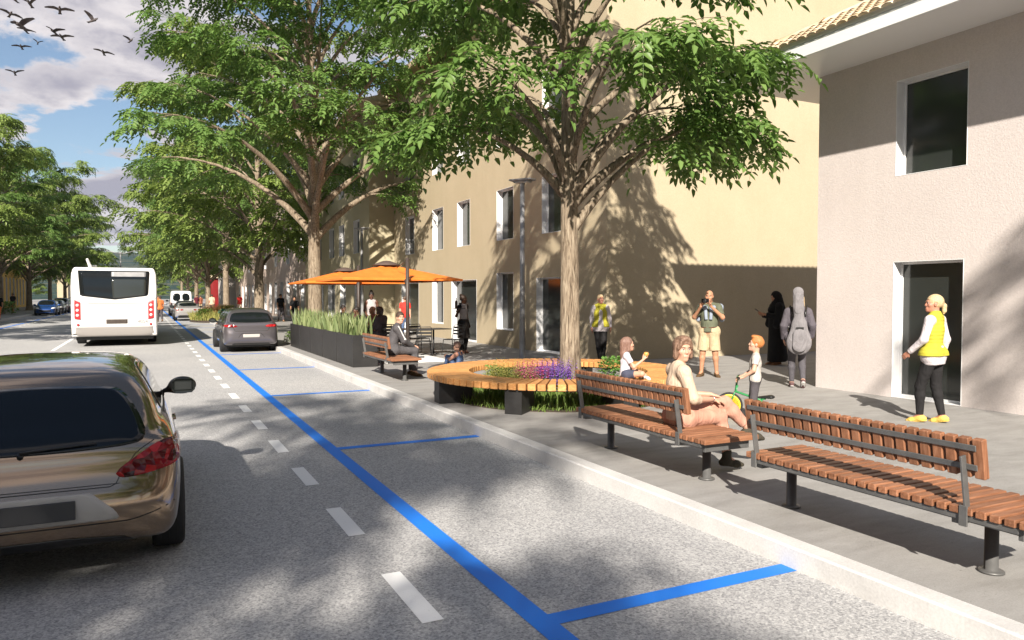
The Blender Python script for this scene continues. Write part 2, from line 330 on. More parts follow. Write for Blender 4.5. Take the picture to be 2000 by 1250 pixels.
# ------------------------------------------------------------------ signed-distance solids (bodies, clothes, car shells)
def smin(a, b, k):
    h = np.maximum(k - np.abs(a - b), 0.0) / k
    return np.minimum(a, b) - h * h * k * 0.25
def smax(a, b, k): return -smin(-a, -b, k)
def surfnet(F, o, h):
    """naive surface nets on a grid of signed distances"""
    S = F < 0; nx, ny, nz = F.shape
    c = [(i, j, k) for i in (0, 1) for j in (0, 1) for k in (0, 1)]
    sub = lambda A, d: A[d[0]:nx - 1 + d[0], d[1]:ny - 1 + d[1], d[2]:nz - 1 + d[2]]
    cnt = sum(sub(S, d).astype(np.int8) for d in c); act = (cnt > 0) & (cnt < 8)
    idx = np.full(act.shape, -1, np.int64); ii = np.argwhere(act); idx[act] = np.arange(len(ii))
    acc = np.zeros((len(ii), 3)); w = np.zeros(len(ii))
    fv = {d: F[ii[:, 0] + d[0], ii[:, 1] + d[1], ii[:, 2] + d[2]] for d in c}
    for d in c:
        for ax in range(3):
            if d[ax]: continue
            e = list(d); e[ax] = 1; e = tuple(e); a, b = fv[d], fv[e]; x = (a < 0) != (b < 0)
            t = np.where(x, a / np.where(np.abs(a - b) < 1e-12, 1, a - b), 0); p = np.tile(np.array(d, float), (len(ii), 1)); p[:, ax] = t
            acc += p * x[:, None]; w += x
    V = (ii + acc / np.maximum(w, 1)[:, None]) * h + np.array(o)
    Q = []
    for ax in range(3):
        u, v = (ax + 1) % 3, (ax + 2) % 3
        sl0 = [slice(None)] * 3; sl1 = [slice(None)] * 3; sl0[ax] = slice(0, -1); sl1[ax] = slice(1, None)
        a, b = S[tuple(sl0)], S[tuple(sl1)]; e = np.argwhere(a != b); e = e[(e[:, u] > 0) & (e[:, v] > 0)]
        e = e[(e[:, u] < F.shape[u] - 1) & (e[:, v] < F.shape[v] - 1)]
        flip = a[e[:, 0], e[:, 1], e[:, 2]]
        q = []
        for du, dv in ((1, 1), (0, 1), (0, 0), (1, 0)):
            g = e.copy(); g[:, u] -= du; g[:, v] -= dv; q.append(idx[g[:, 0], g[:, 1], g[:, 2]])
        q = np.stack(q, 1); q[~flip] = q[~flip][:, ::-1]; Q.append(q)
    Q = np.concatenate(Q); Q = Q[(Q >= 0).all(1)]
    return V, Q
def A3(p): return np.asarray(p, dtype=float)
class Sdf:
    """list of smooth-blended primitives; each is evaluated only round itself"""
    def __init__(s, k=0.03): s.P = []; s.k = k
    def cap(s, a, b, ra, rb=None, fl=None, ff=1.0, k=None, t0=None, t1=None, op='+'):
        s.P.append(('c', A3(a), A3(b), ra, ra if rb is None else rb, None if fl is None else A3(fl) / np.linalg.norm(fl), ff, k or s.k, t0, t1, op)); return s
    def ell(s, c, r, rot=None, k=None, op='+'):
        s.P.append(('e', A3(c), A3(r), None if rot is None else np.array(rot), k or s.k, op)); return s
    def chain(s, pts, rs, **kw):
        for i in range(len(pts) - 1): s.cap(pts[i], pts[i + 1], rs[i], rs[i + 1], **kw)
        return s
    def mesh(s, name, h, cut=None, relax=2):
        lo = []; hi = []
        for p in s.P:
            if p[-1] == '-': continue
            if p[0] == 'c':
                r = max(p[3], p[4]); lo.append(np.minimum(p[1], p[2]) - r); hi.append(np.maximum(p[1], p[2]) + r)
            else: r = p[2].max(); lo.append(p[1] - r); hi.append(p[1] + r)
        lo = np.min(lo, 0) - 3 * h - s.k; hi = np.max(hi, 0) + 3 * h + s.k
        n = np.ceil((hi - lo) / h).astype(int) + 1; ax = [lo[i] + h * np.arange(n[i]) for i in range(3)]
        F = np.full(n, 1.0)
        for p in s.P:
            k = p[7] if p[0] == 'c' else p[4]; pad = 1.2 * k + 3 * h
            if p[0] == 'c': r = max(p[3], p[4]); l = np.minimum(p[1], p[2]) - r - pad; u = np.maximum(p[1], p[2]) + r + pad
            else: r = p[2].max(); l = p[1] - r - pad; u = p[1] + r + pad
            i0 = np.clip(np.floor((l - lo) / h).astype(int), 0, n); i1 = np.clip(np.ceil((u - lo) / h).astype(int) + 1, 0, n)
            if (i1 <= i0).any(): continue
            sl = tuple(slice(i0[i], i1[i]) for i in range(3))
            X = ax[0][sl[0]][:, None, None]; Y = ax[1][sl[1]][None, :, None]; Z = ax[2][sl[2]][None, None, :]
            if p[0] == 'c':
                a, b = p[1], p[2]; d = b - a; dd = max(d @ d, 1e-9)
                px, py, pz = X - a[0], Y - a[1], Z - a[2]; t = (px * d[0] + py * d[1] + pz * d[2]) / dd; tc = np.clip(t, 0, 1)
                qx, qy, qz = px - tc * d[0], py - tc * d[1], pz - tc * d[2]; q2 = qx * qx + qy * qy + qz * qz
                if p[5] is not None:
                    f = qx * p[5][0] + qy * p[5][1] + qz * p[5][2]; q2 = q2 + f * f * (1 / p[6] ** 2 - 1)
                D = np.sqrt(q2) - (p[3] + (p[4] - p[3]) * tc); ln = math.sqrt(dd)
                if p[8] is not None: D = smax(D, (p[8] - t) * ln, 0.008)
                if p[9] is not None: D = smax(D, (t - p[9]) * ln, 0.008)
            else:
                px, py, pz = X - p[1][0], Y - p[1][1], Z - p[1][2]
                if p[3] is not None:
                    m = p[3]; px, py, pz = (px * m[0, i] + py * m[1, i] + pz * m[2, i] for i in range(3))
                r = p[2]; k0 = np.sqrt((px / r[0]) ** 2 + (py / r[1]) ** 2 + (pz / r[2]) ** 2); k1 = np.sqrt((px / r[0] ** 2) ** 2 + (py / r[1] ** 2) ** 2 + (pz / r[2] ** 2) ** 2)
                D = k0 * (k0 - 1) / np.maximum(k1, 1e-9)
            F[sl] = smin(F[sl], D, k) if p[-1] == '+' else smax(F[sl], -D, k)
        if cut:
            X, Y, Z = np.meshgrid(*ax, indexing='ij')
            for (c0, nrm) in cut:
                nrm = A3(nrm) / np.linalg.norm(nrm); F = smax(F, (X - c0[0]) * nrm[0] + (Y - c0[1]) * nrm[1] + (Z - c0[2]) * nrm[2], 0.008)
        V, Q = surfnet(F, lo, h)
        return np_mesh(name, V, Q, True)
    def build(s, name, m, h, parent=None, cut=None): return link(name, s.mesh(name, h, cut), m, parent)
def poly_sdf(P, X, Y):
    """signed distance from points (X,Y arrays) to a closed 2-D polygon, negative inside"""
    P = np.asarray(P, float); d2 = np.full(X.shape, 1e9); ins = np.zeros(X.shape, bool); n = len(P)
    for i in range(n):
        a, b = P[i], P[(i + 1) % n]; e = b - a; wx, wy = X - a[0], Y - a[1]; t = np.clip((wx * e[0] + wy * e[1]) / max(e @ e, 1e-12), 0, 1)
        d2 = np.minimum(d2, (wx - t * e[0]) ** 2 + (wy - t * e[1]) ** 2)
        c = (a[1] > Y) != (b[1] > Y); xi = a[0] + (Y - a[1]) * (e[0] / (e[1] if abs(e[1]) > 1e-12 else 1e-12)); ins ^= c & (X < xi)
    d = np.sqrt(d2); return np.where(ins, -d, d)
def chaikin(P, n=2):
    P = [A3(p) for p in P]
    for _ in range(n):
        Q = []
        for i in range(len(P)):
            a, b = P[i], P[(i + 1) % len(P)]; Q += [a * .75 + b * .25, a * .25 + b * .75]
        P = Q
    return P
def resample(P, n):
    P = np.array(list(P) + [P[0]], float); seg = np.linalg.norm(np.diff(P, axis=0), axis=1); s = np.concatenate([[0], np.cumsum(seg)]); t = np.linspace(0, s[-1], n, endpoint=False)
    return np.stack([np.interp(t, s, P[:, i]) for i in range(P.shape[1])], 1)
def decal(bvh, outline, frame, dist=0.004, skirt=0.012, n=48, rings=8, smooth_n=1):
    """panel (glass, lamp, plate) lying on a shell: outline in the (u,v) of frame=(origin,u,v,dir), cast along dir, lifted by dist, with a skirt so it has thickness"""
    o, u, v, d = (Vector(x) for x in frame); P = resample(chaikin(outline, smooth_n) if smooth_n else [A3(p) for p in outline], n); c = P.mean(0)
    V = []; F = []; Nn = []
    def hit(p):
        q = o + u * p[0] + v * p[1]; r = bvh.ray_cast(q, d)
        return r
    last = None
    for j in range(rings + 1):
        k = 1 - j / rings if j < rings else 0
        for p in (P if j < rings else [c]):
            q = c + (np.array(p) - c) * k; r = hit(q)
            if r[0] is None:
                r = bvh.find_nearest(o + u * q[0] + v * q[1] + d * 1.2) if last is None else bvh.find_nearest(o + u * q[0] + v * q[1] + d * last)
            else: last = (r[0] - (o + u * q[0] + v * q[1])).dot(d)
            nn = r[1]; nn = nn if nn.dot(d) < 0 else -nn
            V.append(r[0] + nn * dist); Nn.append(nn)
    for j in range(rings - 1):
        for i in range(n): F.append((j * n + i, j * n + (i + 1) % n, (j + 1) * n + (i + 1) % n, (j + 1) * n + i))
    T = [((rings - 1) * n + i, (rings - 1) * n + (i + 1) % n, rings * n) for i in range(n)]
    b0 = len(V)
    for i in range(n): V.append(V[i] - Nn[i] * (dist + skirt))
    for i in range(n): F.append((i, b0 + i, b0 + (i + 1) % n, (i + 1) % n))
    me = np_mesh('panel', np.array([tuple(x) for x in V]), [np.array(F), np.array(T)], True)
    return me
def strip(bvh, pts, frame, w=0.006, dist=0.0015, n=40):
    """thin dark gap line following a shell"""
    o, u, v, d = (Vector(x) for x in frame); pts = np.array(pts, float); seg = np.linalg.norm(np.diff(pts, axis=0), axis=1); s = np.concatenate([[0], np.cumsum(seg)]); t = np.linspace(0, s[-1], n)
    P = np.stack([np.interp(t, s, pts[:, i]) for i in (0, 1)], 1); V = []
    for i in range(n):
        tg = P[min(i + 1, n - 1)] - P[max(i - 1, 0)]; nr = np.array((-tg[1], tg[0])) / max(np.linalg.norm(tg), 1e-9)
        for sgn in (-1, 1):
            q = P[i] + nr * w / 2 * sgn; r = bvh.ray_cast(o + u * q[0] + v * q[1], d)
            if r[0] is None: r = bvh.find_nearest(o + u * q[0] + v * q[1] + d * 1.0)
            nn = r[1] if r[1].dot(d) < 0 else -r[1]; V.append(tuple(r[0] + nn * dist))
    return np_mesh('gap_line', np.array(V), np.array([(2 * i, 2 * i + 1, 2 * i + 3, 2 * i + 2) for i in range(n - 1)]))
# ------------------------------------------------------------------ the ground, road, kerbs and markings
def sheet(name, x0, x1, y0, y1, z, m):
    me = np_mesh(name, [(x0, y0, z), (x1, y0, z), (x1, y1, z), (x0, y1, z)], [(0, 1, 2, 3)])
    return tag(link(name, me, m), kind='structure')
XL, XR, PZ = -9.2, 3.9, 0.15
def build_ground():
    sheet('ground', -2600, 2600, -200, 5200, -0.06, 'far_land')
    sheet('road', XL, XR, -60, 420, 0.0, 'asphalt')
    MB().b(XR + .17, 40, -60, 420, -.05, PZ - .003).build('pavement', 'paving')['kind'] = 'structure'
    MB().b(-40, XL - .17, -60, 420, -.05, PZ - .003).build('pavement_opposite', 'paving')['kind'] = 'structure'
    MB().b(XR, XR + .17, -60, 420, -.05, PZ, .012).build('kerb', 'kerb_stone')['kind'] = 'structure'
    MB().b(XL - .17, XL, -60, 420, -.05, PZ, .012).build('kerb_opposite', 'kerb_stone')['kind'] = 'structure'
    # painted lines
    def quads(name, rects, m):
        V = []; F = []
        for (x0, x1, y0, y1) in rects:
            i = len(V); V += [(x0, y0, .004), (x1, y0, .004), (x1, y1, .004), (x0, y1, .004)]; F.append((i, i + 1, i + 2, i + 3))
        tag(link(name, np_mesh(name, V, F), m), kind='structure')
    bx = 1.99; ys = [3.655 + 5.28 * i for i in range(-2, 14)]
    quads('parking_line', [(bx - .075, bx + .075, -40, 240)] + [(bx + .075, XR, y - .07, y + .07) for y in ys], 'blue_paint')
    quads('parking_line_opposite', [(-7.25 - .075, -7.25 + .075, -40, 240)] + [(XL, -7.325, y - .07, y + .07) for y in ys], 'blue_paint')
    d = 1.69
    quads('dashed_line', [(1.375, 1.505, 3.93 + d * i, 3.93 + d * i + .82) for i in range(-16, 120)], 'white_paint')
    quads('dashed_line_opposite', [(-6.83, -6.70, 3.93 + d * i, 3.93 + d * i + .82) for i in range(-16, 120)], 'white_paint')
    quads('centre_line', [(-2.86, -2.72, y, y + 8.0) for y in (-19, -3, 13, 29, 45, 61, 77, 93, 109)], 'white_paint')
    # far hills
    rng = np.random.RandomState(4); nx, ny = 90, 40
    xs = np.linspace(-1500, 1500, nx); ysr = np.linspace(330, 2200, ny); X, Y = np.meshgrid(xs, ysr, indexing='ij')
    def fbm(X, Y):
        z = 0
        for o in range(5):
            f = .0022 * 2 ** o; a = rng.rand(4) * 6.28
            z = z + (np.sin(X * f + a[0] + np.sin(Y * f * .7 + a[2])) * np.cos(Y * f * .8 + a[1])) / 1.8 ** o
        return z
    Z = np.clip((Y - 380) / 900, 0, 1) ** 1.15 * (62 + 14 * fbm(X, Y)) - .3
    I = np.arange(nx * ny).reshape(nx, ny); F = np.stack([I[:-1, :-1], I[1:, :-1], I[1:, 1:], I[:-1, 1:]], -1).reshape(-1, 4)
    tag(link('hills', np_mesh('hills', np.stack([X, Y, Z], -1).reshape(-1, 3), F, True), 'far_land'), kind='structure')
build_ground()
# ------------------------------------------------------------------ buildings
def wall_sheet(mb, u0, u1, z0, z1, holes, place, depth=.34):
    us = sorted({u0, u1, *[h[0] for h in holes], *[h[1] for h in holes]}); zs = sorted({z0, z1, *[h[2] for h in holes], *[h[3] for h in holes]})
    for i in range(len(us) - 1):
        for j in range(len(zs) - 1):
            uc, zc = (us[i] + us[i + 1]) / 2, (zs[j] + zs[j + 1]) / 2
            if any(h[0] < uc < h[1] and h[2] < zc < h[3] for h in holes): continue
            mb.poly([place(us[i], zs[j], 0), place(us[i + 1], zs[j], 0), place(us[i + 1], zs[j + 1], 0), place(us[i], zs[j + 1], 0)])
    for (a, b, c, d) in holes:
        for (p, q) in (((a, c), (a, d)), ((b, c), (b, d)), ((a, d), (b, d)), ((a, c), (b, c))):
            mb.poly([place(*p, 0), place(*q, 0), place(*q, depth), place(*p, depth)])
def window_at(parent, hole, axis, pos, sgn, name='window', depth=.34):
    """axis 'x': wall plane x=pos, openings along y, inward +x*sgn"""
    a, b, c, d = hole
    def bx(mb, u0, u1, z0, z1, d0, d1):
        x0, x1 = pos + sgn * d0, pos + sgn * d1
        (mb.b(x0, x1, u0, u1, z0, z1, .003) if axis == 'x' else mb.b(u0, u1, x0, x1, z0, z1, .003))
    f = MB(); t = .012
    bx(f, a + .001, a + t, c, d - t, -.004, depth); bx(f, b - t, b - .001, c, d - t, -.004, depth); bx(f, a, b, d - t, d - .001, -.004, depth)
    bx(f, a + t, b - t, c + .001, c + t, -.004, depth)
    s = .055; e = .18                                                        # sash set back in the opening
    bx(f, a + t, a + t + s, c + t, d - t, e, e + .07); bx(f, b - t - s * .6, b - t, c + t, d - t, e, e + .07); bx(f, a + t + s, b - t - s * .6, d - t - s * .6, d - t, e, e + .07); bx(f, a + t + s, b - t - s * .6, c + t, c + t + s * .6, e, e + .07)
    w = f.build(name, 'white_frame', parent)
    g = MB(); bx(g, a + t + s, b - t - s * .6, c + t + s * .6, d - t - s * .6, e + .025, e + .045); g.build('pane', 'window_pane', w)
    return w
def building(label, x0, x1, y0, y1, h, wmat, front='x0', holes=(), doors=(), eave=.6, roof_h=1.6, cat='building', name='building', end_holes=()):
    root = empty(name, ((x0 + x1) / 2, (y0 + y1) / 2, PZ)); tag(root, label, cat)
    off = Vector(root.location)
    mb = MB(); z0 = PZ - .02; hs = list(holes) + list(doors)
    fx, sg = (x0, 1) if front == 'x0' else (x1, -1); bxx = x1 if front == 'x0' else x0
    wall_sheet(mb, y0, y1, z0, h, hs, lambda u, z, d: (fx + sg * d, u, z))
    wall_sheet(mb, min(x0, x1), max(x0, x1), z0, h, list(end_holes), lambda u, z, d: (u, y0 + d, z))
    wall_sheet(mb, min(x0, x1), max(x0, x1), z0, h, [], lambda u, z, d: (u, y1, z))
    wall_sheet(mb, y0, y1, z0, h, [], lambda u, z, d: (bxx, u, z))
    parts = [mb.build('wall', wmat, root)]
    for hl in holes: parts.append(window_at(root, hl, 'x', fx, sg))
    for hl in doors: parts.append(window_at(root, hl, 'x', fx, sg, 'door'))
    for hl in end_holes: parts.append(window_at(root, hl, 'y', y0, 1))
    r = MB(); e = eave
    r.b(x0 - e, x1 + e, y0 - e, y1 + e, h, h + .22)
    xm = (x0 + x1) / 2
    vs = [r.bm.verts.new(p) for p in ((x0 - e, y0 - e, h + .225), (x1 + e, y0 - e, h + .225), (x1 + e, y1 + e, h + .225), (x0 - e, y1 + e, h + .225), (xm, y0 + 2, h + roof_h), (xm, y1 - 2, h + roof_h))]
    for q in ((0, 1, 4), (1, 2, 5, 4), (2, 3, 5), (3, 0, 4, 5)): r.bm.faces.new([vs[i] for i in q])
    parts.append(r.build('roof', 'roof_tile', root))
    for p in parts: p.location = -off
    return root
def build_buildings():
    g, f_, s = (.70, 2.61), (3.69, 5.38), (6.78, 8.47)
    cols = [(18.42, 19.68), (21.6, 22.88), (25.18, 26.42), (27.90, 29.14), (31.46, 32.70)]
    holes = [(a, b, *f_) for a, b in cols] + [(a, b, *s) for a, b in cols] + [(21.6, 22.88, *g), (27.9, 29.2, *g)]
    building('tall ochre building with a broad blank end wall and narrow white lined windows', 10.7, 24, 16.2, 34.4, 11.4, 'stucco_yellow', holes=holes,
             doors=[(18.47, 20.02, PZ, 2.38), (24.58, 27.02, PZ, 2.43), (30.88, 33.3, PZ, 2.43)], roof_h=3.5)
    building('olive grey building set forward behind the orange umbrellas with tall white jambs', 9.5, 23, 34.42, 49.9, 10.6, 'stucco_olive',
             holes=[(36.0, 37.2, .7, 2.45), (39.1, 40.3, .7, 2.45), (44.5, 45.7, .7, 2.45)] + [(a, a + 1.2, 3.95, 5.6) for a in (36.2, 39.3, 41.7, 45)] + [(a, a + 1.2, 7, 8.6) for a in (36.2, 39.3, 41.7, 45)],
             doors=[(41.6, 43.3, PZ, 2.5), (47, 48.6, PZ, 2.5)], roof_h=3)
    ws = [y for y in np.arange(51.5, 92, 2.9)]
    building('long pinkish building with closely spaced tall dark openings behind the tree trunks', 9.7, 22, 50.0, 94, 9.5, 'stucco_pink',
             holes=[(y, y + 1.25, .35, 2.9) for y in ws] + [(y, y + 1.2, 4.2, 6.0) for y in ws[::2]], roof_h=3)
    building('white walled house at the far end of the row beyond the pinkish building', 8.6, 20, 97, 104, 7, 'stucco_pale', holes=[(98.5, 99.7, .8, 2.4), (101, 102.2, .8, 2.4)], roof_h=2)
    b = building('small red painted kiosk building far down the right pavement', 7.9, 14, 108, 118, 4.2, 'paint_red', holes=[(109.5, 112, 1.0, 2.6), (114, 116.4, 1.0, 2.6)], roof_h=1.2, eave=.4)
    yl = [y for y in np.arange(104.0, 138, 3.0)]
    building('orange yellow building across the street behind the far tree trunks with tall grey windows', -28, -16.2, 100, 140, 9, 'stucco_orange', front='x1', holes=[(y, y + 1.1, .5, 4.2) for y in yl], roof_h=3,
             end_holes=[(-20, -18.8, .5, 4.2)])
    building('pale yellow building far across the street just left of the bus', -15.2, -13.4, 168, 200, 9, 'stucco_yellow', front='x1', holes=[(y, y + 1.2, .8, 2.6) for y in (170, 175, 180, 186)], roof_h=2.5)
    building('ochre building across the street outside the view', -28, -16.4, -34, 28, 8.5, 'stucco_orange', front='x1', holes=[(y, y + 1.2, a, a + 1.7) for y in range(-30, 27, 4) for a in (.8, 4.6)], roof_h=3)
    building('cream building across the street outside the view beside the ochre one', -28, -16.0, 30, 96, 9.0, 'stucco_yellow', front='x1', holes=[(y, y + 1.2, a, a + 1.7) for y in range(33, 94, 4) for a in (.8, 4.6)], roof_h=3)
    # right-hand house: stucco box under a wide white eave and a tiled hip roof
    x0, y0, y1 = 11.2, -14.0, 9.91
    root = empty('house', (15.6, -2, PZ)); tag(root, 'pale pink stucco house with a wide white eave and tiled hip roof', 'house'); off = Vector(root.location)
    win = (7.13, 8.335, 3.82, 5.39); door = (7.148, 8.345, PZ, 2.41); win2 = (2.4, 3.6, 3.82, 5.39); win3 = (2.4, 3.6, .75, 2.41)
    mb = MB(); wall_sheet(mb, y0, y1, PZ - .02, 5.86, [win, door, win2, win3], lambda u, z, d: (x0 + d, u, z))
    wall_sheet(mb, x0, 20, PZ - .02, 5.86, [], lambda u, z, d: (u, y1, z)); wall_sheet(mb, x0, 20, PZ - .02, 5.86, [], lambda u, z, d: (u, y0, z)); wall_sheet(mb, y0, y1, PZ - .02, 5.86, [], lambda u, z, d: (20, u, z))
    ps = [mb.build('wall', 'stucco_pale', root)]
    for h in (win, win2, win3): ps.append(window_at(root, h, 'x', x0, 1))
    ps.append(window_at(root, door, 'x', x0, 1, 'door'))
    ex0, ex1, ey0, ey1 = 10.0, 21.2, y0 - 1.35, 11.28
    ps.append(MB().b(ex0, ex1, ey0, ey1, 5.86, 6.10, .01).b(ex0 - .012, ex0 + .05, ey0, ey1, 6.102, 6.20, .004).b(ex0 + .05, ex1, ey1 - .05, ey1 + .012, 6.102, 6.20, .004).build('eave', 'white_gloss', root))
    r = MB(); sl = .53; hw = (ex1 - ex0) / 2; top = 6.105 + hw * sl
    vs = [r.bm.verts.new(p) for p in ((ex0 + .03, ey0 + .03, 6.105), (ex1 - .03, ey0 + .03, 6.105), (ex1 - .03, ey1 - .03, 6.105), (ex0 + .03, ey1 - .03, 6.105), (ex0 + hw, ey0 + hw, top), (ex0 + hw, ey1 - hw, top))]
    for q in ((0, 1, 4), (1, 2, 5, 4), (2, 3, 5), (3, 0, 4, 5)): r.bm.faces.new([vs[i] for i in q])
    roof = r.build('roof', 'roof_tile', root); ps.append(roof)
    # barrel tiles on the street slope and the end slope
    V = []; F = []; rnd = random.Random(3); ang = math.atan(sl); ca, sa = math.cos(ang), math.sin(ang)
    def tile(o, along, up, nrm, w, ln):
        b = len(V)
        for e, lift in ((0, .035), (1, .012)):
            for k in range(5):
                t = math.pi * k / 4; V.append(tuple(o + along * (w / 2 * -math.cos(t)) + up * (ln * e) + nrm * (lift + .055 * math.sin(t))))
        for k in range(4): F.append((b + k, b + k + 1, b + 6 + k, b + 5 + k))
        F.append((b, b + 1, b + 3, b + 4))
    up1, n1 = Vector((ca, 0, sa)), Vector((-sa, 0, ca)); w, ln = .21, .36
    for i in range(17):
        s_ = i * .33; xo = ex0 + s_ * ca
        for j in range(70):
            y = ey1 - .1 - j * .2
            if y > ey1 - s_ * ca - .05 or y < -2: continue
            tile(Vector((xo - .05, y + rnd.uniform(-.01, .01), 6.11 + s_ * sa)), Vector((0, 1, 0)), up1, n1, w, ln)
    up2, n2 = Vector((0, -ca, sa)), Vector((0, sa, ca))
    for i in range(17):
        s_ = i * .33
        for j in range(56):
            x = ex0 + .1 + j * .2
            if x < ex0 + s_ * ca + .05 or x > ex1 - s_ * ca: continue
            tile(Vector((x, ey1 + .05 - s_ * ca, 6.11 + s_ * sa)), Vector((1, 0, 0)), up2, n2, w, ln)
    me = np_mesh('tiles', np.array(V), [np.array([f for f in F if len(f) == 4])], False)
    tl = link('tiles', me, 'roof_tile', roof)
    h = MB(); h.tube([(ex0, ey1, 6.16), (ex0 + hw, ey1 - hw, top + .06)], .09, 8); h.build('hip_ridge', 'roof_tile', roof)
    for p in ps: p.location = -off
build_buildings()
# ------------------------------------------------------------------ trees
def leaf_template(rng, npair, ll, lw, rach, droop):
    """one compound leaf: rachis along +Y, leaflets in pairs and one at the tip; 6 verts, 2 quads each"""
    V = []; F = []
    def leaflet(base, ang, length, width, tilt, fold):
        d = np.array([math.sin(ang), math.cos(ang), 0]); s = np.array([math.cos(ang), -math.sin(ang), 0]); b = len(V)
        def P(t, w): return base + d * (length * t) + s * (width * w) + np.array([0, 0, -tilt * length * t * t + fold * abs(w) * width])
        V.extend([P(0, 0), P(.34, -.5), P(.74, -.33), P(1, 0), P(.74, .33), P(.34, .5)])
        F.extend([(b, b + 3, b + 2, b + 1), (b, b + 5, b + 4, b + 3)])
    for i in range(npair):
        t = .22 + .70 * i / npair; y = rach * t; z = -droop * t * t * rach
        for sg in (-1, 1):
            leaflet(np.array([0, y + rng.uniform(-.01, .01), z]), sg * rng.uniform(.85, 1.15), ll * rng.uniform(.85, 1.1) * (1 - .12 * abs(t - .5)), lw * rng.uniform(.9, 1.1), rng.uniform(.1, .5), rng.uniform(.1, .5))
    leaflet(np.array([0, rach * .95, -droop * rach * .9]), rng.uniform(-.15, .15), ll * 1.05, lw, .4, .3)
    b = len(V); V.extend([np.array([-.004, 0, 0.]), np.array([.004, 0, 0.]), np.array([.002, rach * .97, -droop * rach * .93]), np.array([-.002, rach * .97, -droop * rach * .93])]); F.append((b, b + 1, b + 2, b + 3))
    return np.array(V), np.array(F)
